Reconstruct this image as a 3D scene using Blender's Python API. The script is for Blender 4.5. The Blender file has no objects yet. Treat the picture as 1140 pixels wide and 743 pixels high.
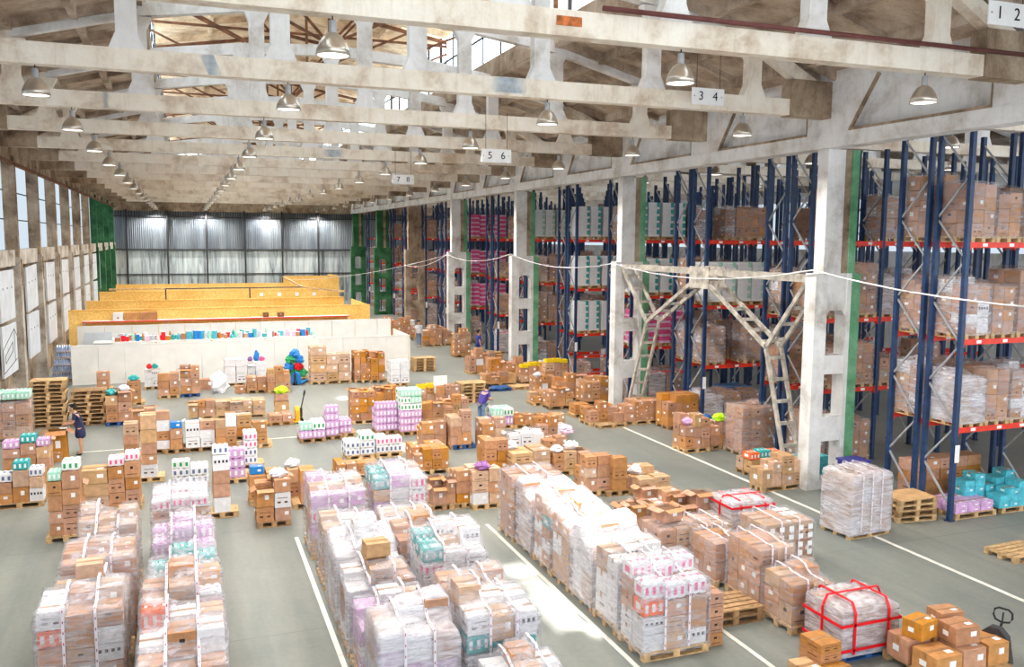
import bpy, math, random
from mathutils import Vector, Matrix
C = bpy.context.scene.collection
PI = math.pi
SC = bpy.context.scene
WORLD, SUN, LAMPW, EXPO = 2.4, 18.0, 1000.0, 0.4

# ------------------------------------------------------------------ colour and materials
def lin(c):
    out = []
    for v in c:
        v = v / 255.0
        out.append(v / 12.92 if v <= 0.04045 else ((v + 0.055) / 1.055) ** 2.4)
    return (out[0], out[1], out[2], 1.0)

def new_mat(name):
    m = bpy.data.materials.new(name); m.use_nodes = True
    nt = m.node_tree; nt.nodes.clear()
    out = nt.nodes.new('ShaderNodeOutputMaterial')
    return m, nt, out

def N(nt, t, **kw):
    n = nt.nodes.new(t)
    for k, v in kw.items():
        if k in n.inputs.keys() if hasattr(n.inputs, 'keys') else False:
            n.inputs[k].default_value = v
        else:
            setattr(n, k, v)
    return n

def ramp(nt, fac, stops):
    r = nt.nodes.new('ShaderNodeValToRGB')
    el = r.color_ramp.elements
    while len(el) < len(stops): el.new(0.5)
    for e, (p, c) in zip(el, stops):
        e.position = p; e.color = c
    nt.links.new(fac, r.inputs[0])
    return r.outputs[0]

def coords(nt, kind='Object', scale=(1, 1, 1)):
    t = nt.nodes.new('ShaderNodeTexCoord'); m = nt.nodes.new('ShaderNodeMapping')
    m.inputs['Scale'].default_value = scale
    if kind == 'World':
        g = nt.nodes.new('ShaderNodeNewGeometry'); nt.links.new(g.outputs['Position'], m.inputs[0])
    else:
        nt.links.new(t.outputs[kind], m.inputs[0])
    return m.outputs[0]

def noise(nt, vec, scale, detail=4, rough=0.55, dist=0.0):
    n = nt.nodes.new('ShaderNodeTexNoise')
    n.inputs['Scale'].default_value = scale; n.inputs['Detail'].default_value = detail
    n.inputs['Roughness'].default_value = rough; n.inputs['Distortion'].default_value = dist
    nt.links.new(vec, n.inputs['Vector'])
    return n.outputs['Fac']

def mixc(nt, fac, a, b, mode='MIX'):
    m = nt.nodes.new('ShaderNodeMixRGB'); m.blend_type = mode
    for i, v in ((0, fac), (1, a), (2, b)):
        if isinstance(v, (int, float)): m.inputs[i].default_value = v
        elif isinstance(v, tuple): m.inputs[i].default_value = v
        else: nt.links.new(v, m.inputs[i])
    return m.outputs[0]

def math_(nt, op, a, b=None):
    m = nt.nodes.new('ShaderNodeMath'); m.operation = op
    for i, v in ((0, a), (1, b)):
        if v is None: continue
        if isinstance(v, (int, float)): m.inputs[i].default_value = v
        else: nt.links.new(v, m.inputs[i])
    return m.outputs[0]

def principled(nt, out, color, rough=0.7, metal=0.0, spec=0.4, bump=None, bstr=0.2, bdist=0.02):
    b = nt.nodes.new('ShaderNodeBsdfPrincipled')
    if isinstance(color, tuple): b.inputs['Base Color'].default_value = color
    else: nt.links.new(color, b.inputs['Base Color'])
    if isinstance(rough, (int, float)): b.inputs['Roughness'].default_value = rough
    else: nt.links.new(rough, b.inputs['Roughness'])
    b.inputs['Metallic'].default_value = metal
    b.inputs['Specular IOR Level'].default_value = spec
    if bump is not None:
        bp = nt.nodes.new('ShaderNodeBump'); bp.inputs['Strength'].default_value = bstr
        bp.inputs['Distance'].default_value = bdist
        nt.links.new(bump, bp.inputs['Height']); nt.links.new(bp.outputs[0], b.inputs['Normal'])
    nt.links.new(b.outputs[0], out.inputs[0])
    return b

def mat_plain(name, rgb, rough=0.6, metal=0.0, spec=0.4, var=0.0, nscale=6, namt=0.12):
    m, nt, out = new_mat(name)
    c = lin(rgb)
    v = coords(nt)
    n = noise(nt, v, nscale, 3)
    dark = tuple(x * (1 - namt * 2) for x in c[:3]) + (1,)
    lite = tuple(min(1, x * (1 + namt)) for x in c[:3]) + (1,)
    col = ramp(nt, n, [(0.3, dark), (0.7, lite)])
    if var:
        oi = nt.nodes.new('ShaderNodeObjectInfo')
        hs = nt.nodes.new('ShaderNodeHueSaturation')
        f = math_(nt, 'MULTIPLY_ADD', oi.outputs['Random'], var * 2)
        f.node.inputs[2].default_value = 1 - var
        nt.links.new(f, hs.inputs['Value']); nt.links.new(col, hs.inputs['Color'])
        col = hs.outputs[0]
    principled(nt, out, col, rough, metal, spec)
    return m

def mat_concrete(name, base, stain, lightc, amt=0.5, streak=True):
    m, nt, out = new_mat(name)
    v = coords(nt, 'World')
    n1 = noise(nt, v, 0.9, 6, 0.65, 0.3)
    col = ramp(nt, n1, [(0.32, lin(stain)), (0.5, lin(base)), (0.68, lin(lightc))])
    vs = coords(nt, 'World', (3.2, 3.2, 0.35))
    n2 = noise(nt, vs, 1.6, 5, 0.7)
    st = ramp(nt, n2, [(0.52, (0, 0, 0, 1)), (0.72, (1, 1, 1, 1))])
    fac = math_(nt, 'MULTIPLY', st, amt)
    col = mixc(nt, fac, col, lin(stain))
    n3 = noise(nt, v, 14, 4, 0.6)
    col = mixc(nt, 0.25, col, n3, 'OVERLAY')
    principled(nt, out, col, 0.85, 0, 0.25, n3, 0.35, 0.02)
    return m

M = {}
M['beam'] = mat_concrete('beam_concrete', (238, 228, 212), (196, 174, 150), (248, 242, 230), 0.38)
M['whitec'] = mat_concrete('white_concrete', (230, 229, 228), (192, 186, 178), (242, 242, 242), 0.35)  # on the truss members this white holds lantern daylight in its colour
M['column'] = mat_concrete('column_concrete', (224, 223, 220), (182, 176, 168), (240, 240, 238), 0.3)
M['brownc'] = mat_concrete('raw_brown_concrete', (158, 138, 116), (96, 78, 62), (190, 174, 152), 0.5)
M['wallc'] = mat_concrete('left_wall_concrete', (176, 168, 156), (118, 104, 90), (206, 201, 192), 0.5)
M['ceil'] = mat_concrete('ceiling_concrete', (178, 160, 142), (122, 104, 88), (208, 196, 180), 0.4)
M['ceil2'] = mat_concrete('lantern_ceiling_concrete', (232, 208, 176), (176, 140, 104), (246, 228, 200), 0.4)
M['green'] = mat_concrete('green_column_paint', (106, 164, 124), (72, 128, 90), (140, 190, 156), 0.35)
M['greend'] = mat_concrete('dark_green_column_paint', (48, 98, 62), (30, 66, 42), (78, 128, 88), 0.4)

def mat_floor():
    m, nt, out = new_mat('floor_concrete')
    v = coords(nt, 'World')
    n1 = noise(nt, v, 0.16, 6, 0.6, 0.6)
    col = ramp(nt, n1, [(0.30, lin((98, 103, 100))), (0.5, lin((122, 125, 119))), (0.7, lin((144, 144, 133)))])
    vs = coords(nt, 'World', (2.5, 0.25, 1))
    n2 = noise(nt, vs, 0.9, 5, 0.65)
    col = mixc(nt, 0.45, col, ramp(nt, n2, [(0.3, lin((92, 98, 98))), (0.7, lin((144, 145, 136)))]))
    n3 = noise(nt, v, 9, 5, 0.7)
    col = mixc(nt, 0.2, col, n3, 'OVERLAY')
    # slab joints every six metres
    sep = nt.nodes.new('ShaderNodeSeparateXYZ'); g = nt.nodes.new('ShaderNodeNewGeometry')
    nt.links.new(g.outputs['Position'], sep.inputs[0])
    j = None
    for ax, off in ((0, 1.4), (1, 2.6)):
        a = math_(nt, 'ADD', sep.outputs[ax], off + 600)
        a = math_(nt, 'MODULO', a, 6.0)
        a = math_(nt, 'LESS_THAN', a, 0.035)
        j = a if j is None else math_(nt, 'MAXIMUM', j, a)
    col = mixc(nt, math_(nt, 'MULTIPLY', j, 0.45), col, lin((92, 94, 94)))
    rg = math_(nt, 'MULTIPLY_ADD', n2, 0.3); rg.node.inputs[2].default_value = 0.35
    principled(nt, out, col, rg, 0, 0.4, n3, 0.08, 0.01)
    return m
M['floor'] = mat_floor()

def mat_card(name, rgb, var=0.14):
    m, nt, out = new_mat(name)
    c = lin(rgb)
    v = coords(nt)
    n = noise(nt, v, 3.0, 4)
    a = tuple(x * 0.82 for x in c[:3]) + (1,); b = tuple(min(1, x * 1.12) for x in c[:3]) + (1,)
    col = ramp(nt, n, [(0.35, a), (0.65, b)])
    oi = nt.nodes.new('ShaderNodeObjectInfo')
    hs = nt.nodes.new('ShaderNodeHueSaturation')
    gi = nt.nodes.new('ShaderNodeNewGeometry')
    rnd_ = math_(nt, 'FRACT', math_(nt, 'ADD', oi.outputs['Random'], gi.outputs['Random Per Island']))
    f = math_(nt, 'MULTIPLY_ADD', rnd_, var * 2); f.node.inputs[2].default_value = 1 - var
    r2 = math_(nt, 'FRACT', math_(nt, 'MULTIPLY', rnd_, 17.3))
    s = math_(nt, 'MULTIPLY_ADD', r2, 0.35); s.node.inputs[2].default_value = 0.8
    h = math_(nt, 'MULTIPLY_ADD', r2, 0.016); h.node.inputs[2].default_value = 0.492
    nt.links.new(f, hs.inputs['Value']); nt.links.new(s, hs.inputs['Saturation']); nt.links.new(h, hs.inputs['Hue'])
    nt.links.new(col, hs.inputs['Color'])
    principled(nt, out, hs.outputs[0], 0.75, 0, 0.3)
    return m
M['card'] = mat_card('kraft_cardboard', (186, 136, 100))
M['cardo'] = mat_card('orange_cardboard', (188, 130, 80))
M['cardp'] = mat_card('pale_cardboard', (196, 158, 124))
M['cardw'] = mat_plain('white_board', (226, 224, 226), 0.6, var=0.05, namt=0.05)
M['cardin'] = mat_plain('carton_inside', (112, 78, 52), 0.8)
M['tape'] = mat_plain('packing_tape', (176, 128, 82), 0.35, nscale=20)
M['label'] = mat_plain('paper_label', (240, 240, 240), 0.6, namt=0.02)
M['ink'] = mat_plain('printed_ink', (92, 62, 48), 0.7)
M['black'] = mat_plain('black_plastic', (32, 32, 36), 0.45)
M['blue'] = mat_plain('rack_blue_paint', (32, 60, 100), 0.45, namt=0.2)
M['navy'] = mat_plain('rack_navy_paint', (30, 42, 74), 0.45, namt=0.2)
M['red'] = mat_plain('rack_red_paint', (230, 52, 22), 0.45, namt=0.1)
M['galv'] = mat_plain('galvanised_steel', (176, 178, 182), 0.4, 0.3, namt=0.1)
M['steelp'] = mat_plain('painted_brace_steel', (190, 182, 170), 0.6, nscale=4, namt=0.25)
M['wood'] = mat_plain('pallet_wood', (206, 170, 122), 0.8, var=0.12, nscale=8, namt=0.22)
M['wooddark'] = mat_plain('old_pallet_wood', (168, 132, 92), 0.8, var=0.12, nscale=8, namt=0.25)
M['bluewood'] = mat_plain('blue_painted_wood', (40, 84, 140), 0.7, nscale=8)
M['teal'] = mat_plain('teal_plastic', (44, 170, 170), 0.4, nscale=5)
M['cyanbox'] = mat_plain('cyan_printed_board', (84, 190, 206), 0.5, var=0.06, nscale=8, namt=0.15)
M['lilac'] = mat_plain('lilac_print_film', (214, 170, 214), 0.35, var=0.06, nscale=9, namt=0.15)
M['pink'] = mat_plain('pink_print_film', (238, 92, 150), 0.35, nscale=9, namt=0.15)
M['palepink'] = mat_plain('pale_pink_film', (236, 200, 224), 0.35, nscale=9, namt=0.1)
M['mint'] = mat_plain('mint_print_film', (170, 224, 200), 0.35, nscale=9, namt=0.12)
M['greenp'] = mat_plain('green_print', (36, 160, 92), 0.4, nscale=9, namt=0.15)
M['whitef'] = mat_plain('white_pack_film', (238, 238, 240), 0.3, var=0.03, nscale=6, namt=0.04)
M['whiteb'] = mat_plain('white_bag', (232, 232, 238), 0.5, nscale=6, namt=0.06)
M['yellow'] = mat_plain('yellow_plastic', (246, 214, 30), 0.4, namt=0.06)
M['yeltruck'] = mat_plain('yellow_truck_paint', (244, 172, 24), 0.4, namt=0.08)
M['lime'] = mat_plain('lime_fabric', (190, 240, 30), 0.6, namt=0.06)
M['bluebin'] = mat_plain('blue_bin_plastic', (64, 62, 140), 0.45, namt=0.12)
M['skyblue'] = mat_plain('bright_blue_print', (30, 128, 206), 0.45, namt=0.08)
M['redtape'] = mat_plain('red_strap_tape', (232, 18, 34), 0.4, namt=0.05)
M['orange'] = mat_plain('orange_print', (246, 110, 50), 0.4, namt=0.1)
M['linewhite'] = mat_plain('floor_line_paint', (226, 224, 214), 0.6, nscale=3, namt=0.12)
M['rust'] = mat_plain('rusty_steel', (126, 84, 58), 0.8, nscale=3, namt=0.3)
M['darksteel'] = mat_plain('dark_steel', (58, 56, 58), 0.6, namt=0.2)
M['panelgrey'] = mat_plain('grey_wall_board', (200, 206, 212), 0.6, nscale=1.5, namt=0.07)
M['whitepanel'] = mat_plain('white_partition_panel', (236, 234, 228), 0.5, nscale=1.5, namt=0.04)
M['slate'] = mat_plain('slate_blue_box', (96, 112, 150), 0.6)
M['steelshade'] = mat_plain('lamp_shade_aluminium', (206, 196, 182), 0.28, 0.75, nscale=3, namt=0.06)
M['purple'] = mat_plain('purple_film', (150, 96, 160), 0.4)

def mat_osb():
    m, nt, out = new_mat('osb_board')
    v = coords(nt, 'World')
    vo = nt.nodes.new('ShaderNodeTexVoronoi'); vo.inputs['Scale'].default_value = 9
    nt.links.new(v, vo.inputs['Vector'])
    r = ramp(nt, vo.outputs['Distance'], [(0.0, lin((206, 150, 66))), (0.5, lin((236, 188, 104))), (1, lin((250, 214, 140)))])
    n = noise(nt, v, 0.7, 4)
    col = mixc(nt, 0.4, r, ramp(nt, n, [(0.35, lin((216, 156, 60))), (0.65, lin((246, 206, 122)))]))
    principled(nt, out, col, 0.7, 0, 0.3)
    return m
M['osb'] = mat_osb()

def mat_corrugated():
    m, nt, out = new_mat('corrugated_sheet')
    v = coords(nt, 'World')
    w = nt.nodes.new('ShaderNodeTexWave'); w.inputs['Scale'].default_value = 1.6; w.bands_direction = 'X'
    nt.links.new(v, w.inputs['Vector'])
    n = noise(nt, coords(nt, 'World', (0.9, 1, 0.07)), 1.1, 5, 0.6)
    col = ramp(nt, n, [(0.35, lin((96, 104, 114))), (0.55, lin((134, 142, 150))), (0.7, lin((166, 174, 180)))])
    principled(nt, out, col, 0.5, 0.2, 0.4, w.outputs['Fac'], 0.7, 0.08)
    return m
M['corr'] = mat_corrugated()
def mat_stripwall():
    m, nt, out = new_mat('weathered_sheet_lower')
    n = noise(nt, coords(nt, 'World', (1.6, 1, 0.12)), 1.2, 5, 0.7, 0.5)
    col = ramp(nt, n, [(0.36, lin((104, 108, 110))), (0.48, lin((168, 178, 182))), (0.62, lin((214, 222, 222))), (0.75, lin((140, 120, 96)))])
    principled(nt, out, col, 0.6, 0.1, 0.3)
    return m
M['strip'] = mat_stripwall()

def mat_film(name, fac_lo, fac_hi, tint=(222, 219, 226)):
    m, nt, out = new_mat(name)
    v = coords(nt, 'Object', (1, 1, 2.4))
    n = noise(nt, v, 2.2, 4, 0.6, 1.0)
    v2 = coords(nt, 'Object', (1.0, 1.0, 7))
    n2 = noise(nt, v2, 2.6, 3, 0.6, 0.8)
    s = math_(nt, 'ADD', n, n2)
    f = nt.nodes.new('ShaderNodeMapRange'); f.inputs[1].default_value = 0.8; f.inputs[2].default_value = 1.3
    f.inputs[3].default_value = fac_lo; f.inputs[4].default_value = fac_hi
    nt.links.new(s, f.inputs[0])
    bp = nt.nodes.new('ShaderNodeBump'); bp.inputs['Strength'].default_value = 0.75; bp.inputs['Distance'].default_value = 0.05
    nt.links.new(s, bp.inputs['Height'])
    tr = nt.nodes.new('ShaderNodeBsdfTransparent'); tr.inputs[0].default_value = (0.97, 0.97, 0.97, 1)
    p = nt.nodes.new('ShaderNodeBsdfPrincipled')
    p.inputs['Base Color'].default_value = lin(tint); p.inputs['Roughness'].default_value = 0.18
    p.inputs['Specular IOR Level'].default_value = 0.7
    nt.links.new(bp.outputs[0], p.inputs['Normal'])
    mx = nt.nodes.new('ShaderNodeMixShader')
    nt.links.new(f.outputs[0], mx.inputs[0]); nt.links.new(tr.outputs[0], mx.inputs[1]); nt.links.new(p.outputs[0], mx.inputs[2])
    nt.links.new(mx.outputs[0], out.inputs[0])
    return m
M['film'] = mat_film('stretch_film', 0.1, 0.56)
M['filmw'] = mat_film('thick_white_stretch_film', 0.32, 0.85)
M['filmc'] = mat_film('clear_stretch_film', 0.05, 0.4)

def mat_emit(name, rgb, strength, mixdiff=True):
    m, nt, out = new_mat(name)
    e = nt.nodes.new('ShaderNodeEmission'); e.inputs[0].default_value = lin(rgb); e.inputs[1].default_value = strength
    nt.links.new(e.outputs[0], out.inputs[0])
    return m
M['glaze'] = mat_emit('daylit_wall_glazing', (206, 220, 232), 0.85)
M['skylight'] = mat_emit('daylit_lantern_glazing', (206, 224, 236), 4.0)
M['bulb'] = mat_emit('lamp_bulb_glow', (255, 250, 240), 3.0)

M['water'] = mat_plain('water_bottle_plastic', (168, 184, 214), 0.15, nscale=8, namt=0.15)
M['rustorange'] = mat_plain('rusty_orange_plate', (206, 116, 58), 0.7, nscale=9, namt=0.3)
M['pipered'] = mat_plain('dull_red_pipe', (112, 62, 58), 0.6)
def mat_spray():
    m, nt, out = new_mat('blue_spray_paint')
    v = coords(nt, 'Generated'); sp = nt.nodes.new('ShaderNodeSeparateXYZ'); nt.links.new(v, sp.inputs[0])
    ex = math_(nt, 'MULTIPLY', sp.outputs[0], math_(nt, 'SUBTRACT', 1.0, sp.outputs[0]))
    ex = math_(nt, 'MULTIPLY', ex, 2.8)
    n = noise(nt, coords(nt, 'World'), 4.0, 3)
    f = math_(nt, 'MULTIPLY', ex, n)
    tr = nt.nodes.new('ShaderNodeBsdfTransparent'); d = nt.nodes.new('ShaderNodeBsdfDiffuse'); d.inputs[0].default_value = lin((70, 150, 200))
    mx = nt.nodes.new('ShaderNodeMixShader'); nt.links.new(f, mx.inputs[0]); nt.links.new(tr.outputs[0], mx.inputs[1]); nt.links.new(d.outputs[0], mx.inputs[2])
    nt.links.new(mx.outputs[0], out.inputs[0]); return m
M['bluespray'] = mat_spray()
def mat_strap():
    m, nt, out = new_mat('printed_white_tape')
    t = nt.nodes.new('ShaderNodeTexCoord'); sp = nt.nodes.new('ShaderNodeSeparateXYZ')
    nt.links.new(t.outputs['UV'], sp.inputs[0])
    a = math_(nt, 'FRACT', math_(nt, 'MULTIPLY', sp.outputs[1], 6.0))
    a = math_(nt, 'LESS_THAN', math_(nt, 'ABSOLUTE', math_(nt, 'SUBTRACT', a, 0.5)), 0.12)
    b = math_(nt, 'LESS_THAN', math_(nt, 'ABSOLUTE', math_(nt, 'SUBTRACT', sp.outputs[0], 0.5)), 0.2)
    f = math_(nt, 'MULTIPLY', a, b)
    col = mixc(nt, f, lin((226, 220, 226)), lin((150, 60, 80)))
    principled(nt, out, col, 0.4)
    return m
M['strap'] = mat_strap()

# ------------------------------------------------------------------ mesh helpers
class MB:
    def __init__(s): s.v = []; s.f = []; s.m = []; s.mats = []; s.uv = None
    def mi(s, m):
        if m not in s.mats: s.mats.append(m)
        return s.mats.index(m)
    def add(s, vs, fs, m):
        b = len(s.v); s.v += [tuple(p) for p in vs]; k = s.mi(m)
        for f in fs: s.f.append(tuple(b + i for i in f)); s.m.append(k)
    def box(s, x0, x1, y0, y1, z0, z1, m):
        s.add([(x0,y0,z0),(x1,y0,z0),(x1,y1,z0),(x0,y1,z0),(x0,y0,z1),(x1,y0,z1),(x1,y1,z1),(x0,y1,z1)],
              [(0,3,2,1),(4,5,6,7),(0,1,5,4),(1,2,6,5),(2,3,7,6),(3,0,4,7)], m)
    def obox(s, c, sx, sy, sz, rot, m, taper=1.0):
        vs = []
        for z in (-.5, .5):
            k = 1.0 if z < 0 else taper
            for x, y in ((-.5,-.5),(.5,-.5),(.5,.5),(-.5,.5)):
                vs.append(Vector(c) + rot @ Vector((x*sx*k, y*sy*k, z*sz)))
        s.add(vs, [(0,3,2,1),(4,5,6,7),(0,1,5,4),(1,2,6,5),(2,3,7,6),(3,0,4,7)], m)
    def bar(s, a, b, w, h, m, up=(0,0,1)):
        a = Vector(a); b = Vector(b); d = b - a; L = d.length
        if L < 1e-6: return
        d.normalize(); up = Vector(up)
        if abs(d.dot(up)) > 0.98: up = Vector((0,1,0)) if abs(d.y) < .9 else Vector((1,0,0))
        r = d.cross(up).normalized(); u = r.cross(d)
        vs = []
        for p in (a, b):
            for i, j in ((-1,-1),(1,-1),(1,1),(-1,1)):
                vs.append(p + r*(i*w/2) + u*(j*h/2))
        s.add(vs, [(0,3,2,1),(4,5,6,7),(0,1,5,4),(1,2,6,5),(2,3,7,6),(3,0,4,7)], m)
    def tube(s, pts, rad, m, n=8, cap=True):
        pts = [Vector(p) for p in pts]; rings = []
        for i, p in enumerate(pts):
            d = (pts[min(i+1, len(pts)-1)] - pts[max(i-1, 0)]).normalized()
            up = Vector((0,0,1)) if abs(d.z) < 0.95 else Vector((1,0,0))
            r = d.cross(up).normalized(); u = r.cross(d)
            rr = rad[i] if isinstance(rad, (list, tuple)) else rad
            rings.append([p + (r*math.cos(2*PI*k/n) + u*math.sin(2*PI*k/n))*rr for k in range(n)])
        vs = [q for R in rings for q in R]; fs = []
        for i in range(len(pts)-1):
            for k in range(n):
                fs.append((i*n+k, i*n+(k+1)%n, (i+1)*n+(k+1)%n, (i+1)*n+k))
        if cap:
            fs.append(tuple(range(n-1, -1, -1))); fs.append(tuple((len(pts)-1)*n + k for k in range(n)))
        s.add(vs, fs, m)
    def lathe(s, prof, m, n=20, c=(0,0,0)):
        vs = []; fs = []
        for (r, z) in prof:
            for k in range(n):
                vs.append((c[0]+r*math.cos(2*PI*k/n), c[1]+r*math.sin(2*PI*k/n), c[2]+z))
        for i in range(len(prof)-1):
            for k in range(n):
                fs.append((i*n+k, i*n+(k+1)%n, (i+1)*n+(k+1)%n, (i+1)*n+k))
        s.add(vs, fs, m)
    def prism(s, poly, axis, a0, a1, m):
        """poly: 2-D outline; axis 'y': poly in (x,z) pushed along y; 'x': poly in (y,z) pushed along x"""
        n = len(poly); vs = []
        for a in (a0, a1):
            for p, q in poly:
                vs.append((p, a, q) if axis == 'y' else ((a, p, q) if axis == 'x' else (p, q, a)))
        fs = [tuple(range(n)), tuple(range(2*n-1, n-1, -1))]
        for k in range(n): fs.append((k, n+k, n+(k+1)%n, (k+1)%n))
        s.add(vs, fs, m)
    def mesh(s, name, smooth=False):
        me = bpy.data.meshes.new(name)
        me.from_pydata(s.v, [], s.f)
        for m in s.mats: me.materials.append(M[m] if isinstance(m, str) else m)
        me.polygons.foreach_set('material_index', s.m)
        if smooth: me.polygons.foreach_set('use_smooth', [True]*len(s.f))
        me.update()
        return me
    def build(s, name, parent=None, loc=(0,0,0), rz=0.0, smooth=False):
        return link(name, s.mesh(name, smooth), parent, loc, rz)

def link(name, me, parent=None, loc=(0,0,0), rz=0.0, scale=None):
    o = bpy.data.objects.new(name, me); C.objects.link(o)
    if parent is not None:
        o.parent = parent; KIDS.setdefault(parent.name, []).append(o)
    o.location = loc; o.rotation_euler = (0, 0, rz)
    if scale: o.scale = scale
    return o

LABELS = {}
def tag(o, label, cat, group=None, kind=None):
    if label:
        n = len(label.split())
        if n > 16 or n < 4: print('LABEL LEN', n, label)
        o['label'] = label
        LABELS.setdefault(label, []).append(o.name)
    if cat: o['category'] = cat
    if group: o['group'] = group
    if kind: o['kind'] = kind
    return o

def empty(name, loc=(0,0,0), rz=0.0):
    o = bpy.data.objects.new(name, None); C.objects.link(o)
    o.location = loc; o.rotation_euler = (0, 0, rz); o.empty_display_size = 0.2
    return o

KIDS = {}
def copy_tree(o, parent=None):
    c = o.copy(); C.objects.link(c)
    if parent is not None:
        c.parent = parent; KIDS.setdefault(parent.name, []).append(c)
    for ch in list(KIDS.get(o.name, [])): copy_tree(ch, c)
    return c

ORD = ['first','second','third','fourth','fifth','sixth','seventh','eighth','ninth','tenth','eleventh','twelfth','thirteenth','fourteenth','fifteenth','sixteenth','seventeenth','eighteenth']

# ------------------------------------------------------------------ the hall: floor, walls, ceiling
XL, XR, CX = -6.55, 16.4, 5.05          # left wall face, right column face, ridge line
mb = MB(); mb.box(-9, 44, -6, 100, -0.3, 0, 'floor')
tag(mb.build('floor'), 'grey concrete warehouse floor', 'floor', kind='structure')

# painted floor lines
def floor_line(x0, y0, x1, y1, w, label):
    m = MB(); m.bar((x0, y0, 0.004), (x1, y1, 0.004), w, 0.006, 'linewhite')
    tag(m.build('floor_line'), label, 'floor marking', kind='structure')
floor_line(15.42, 8, 15.42, 29.5, 0.11, 'white painted line on the floor in front of the racks')
floor_line(6.86, 8, 6.86, 19.9, 0.09, 'white painted line along the right wrapped row')
floor_line(2.28, 8, 2.28, 20.5, 0.09, 'cream painted line along the middle wrapped rows')
floor_line(9.0, 8, 9.0, 14.0, 0.09, 'white painted line between the wrapped rows at the right')
floor_line(-3.4, 31.2, 3.6, 31.2, 0.08, 'faint painted line across the aisle by the tissue pallets')

# left wall: back plane, strip of upper glazing, hung boards between ribs
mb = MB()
mb.box(-7.15, -6.95, -6, 98.5, 0, 6.3, 'brownc'); mb.box(-7.15, -6.62, -6, 98.5, 5.85, 6.5, 'wallc')  # darker back plane: the shade of the recesses is put into its colour
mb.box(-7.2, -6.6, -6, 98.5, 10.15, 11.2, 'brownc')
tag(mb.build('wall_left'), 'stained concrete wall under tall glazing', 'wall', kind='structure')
mb = MB(); mb.box(-7.05, -6.98, -6, 98.5, 6.5, 10.15, 'glaze')
for k in range(15):
    y = 11.6 + 6*k
    for z in (7.75, 8.95): mb.box(-6.98, -6.95, y+0.5, y+6.0, z, z+0.05, 'black')
tag(mb.build('window_1'), 'tall pale blue glazing band above the left wall', 'window', kind='structure')
mb = MB(); mb.box(-6.62, -6.5, -6, 98.5, 10.0, 10.14, 'rust')
tag(mb.build('wall_left_rail'), 'rusty rail along the top of the glazing', 'rail', kind='structure')
LW = MB(); LW.box(-7.0, -6.45, -0.25, 0.25, 0, 6.2, 'wallc'); LW.box(-7.0, -6.5, -0.2, 0.2, 6.2, 10.4, 'brownc')
LW.box(-6.46, -6.40, -0.12, 0.12, 5.0, 6.1, 'brownc')
LWG = MB(); LWG.box(-7.0, -6.45, -0.25, 0.25, 0, 6.2, 'greend'); LWG.box(-7.0, -6.5, -0.2, 0.2, 6.2, 10.4, 'greend')
lw_me, lwg_me = LW.mesh('wall_rib'), LWG.mesh('wall_rib_green')
for k in range(15):
    y = 11.6 + 6*k
    g = k >= 11
    o = link('wall_column', lwg_me if g else lw_me, None, (0, y, 0))
    tag(o, ('green painted' if g else 'stained concrete') + ' column of the left wall, %s from the camera' % ORD[k], 'column', 'left wall columns')
BP = MB(); BP.box(-6.62, -6.54, -1.5, 1.5, -0.98, 0.98, 'panelgrey')
for dy in (-0.9, 0.0, 0.9): BP.box(-6.54, -6.53, dy-0.04, dy+0.04, 0.25, 0.33, 'black')
bp_me = BP.mesh('wall_board')
BP2 = MB(); BP2.box(-6.62, -6.54, -1.5, 1.5, -0.98, 0.98, 'panelgrey')
for a_, b_ in (((-1.5, -.8), (1.5, -.5)), ((-1.5, .1), (.9, .75)), ((-1.5, -.8), (-1.5, .1)), ((.9, .75), (.9, -.56)), ((.9, .75), (1.5, .4)), ((1.5, .4), (1.5, -.5)), ((-1.1, -.45), (.5, -.1)), ((-1.1, -.15), (.5, .25)), ((-1.1, -.45), (-1.1, -.15)), ((.5, -.1), (.5, .25))):
    BP2.bar((-6.535, a_[0], a_[1]), (-6.535, b_[0], b_[1]), .012, .025, 'darksteel')
bp2_me = BP2.mesh('wall_board_sketched')
for k in range(14):
    y = 14.6 + 6*k + 0.2
    for r, z in ((0, 4.75), (1, 2.62)):
        if k >= 11: continue
        o = link('wall_board', bp2_me if (r and k == 4) else bp_me, None, (0, y, z))
        o.rotation_euler = (random.Random(k*3+r).uniform(-.03, .03), 0, 0)
        tag(o, '%s pale grey board on the left wall between columns %s and %s' % ('upper' if r == 0 else 'lower', ORD[k], ORD[k+1]), 'board', 'grey boards hung on the left wall')
for k in range(11, 14):
    y = 14.6 + 6*k
    o = MB(); o.box(-6.9, -6.84, y-2.2, y+2.2, 2.6, 5.6, 'glaze'); o = o.build('wall_window')
    tag(o, 'narrow lit window low between green wall columns, bay %s' % ORD[k], 'window', 'lit windows between green wall columns', kind='structure')

# far wall
mb = MB(); mb.box(-7.2, 44, 98.6, 98.9, 5.75, 9.7, 'corr'); mb.box(-7.2, 44, 98.5, 98.9, 0, 5.75, 'strip')
mb.box(-7.2, 44, 98.5, 98.9, 9.7, 14.5, 'brownc')
mb.box(-7.2, 44, 98.3, 98.5, 5.65, 5.8, 'darksteel'); mb.box(-7.2, 44, 98.3, 98.5, 3.1, 3.2, 'darksteel')
for k in range(13):
    x = -5.6 + 3.9*k; mb.box(x, x+0.16, 98.2, 98.5, 0, 9.9, 'darksteel')
for k in range(200):
    x = -7 + 0.25*k; mb.box(x, x+0.06, 98.42, 98.5, 9.2, 9.75, 'darksteel')
mb.box(-7.2, 44, 98.4, 98.5, 9.1, 9.2, 'darksteel')
tag(mb.build('wall_back'), 'far wall of weathered corrugated sheet', 'wall', kind='structure')

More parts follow.
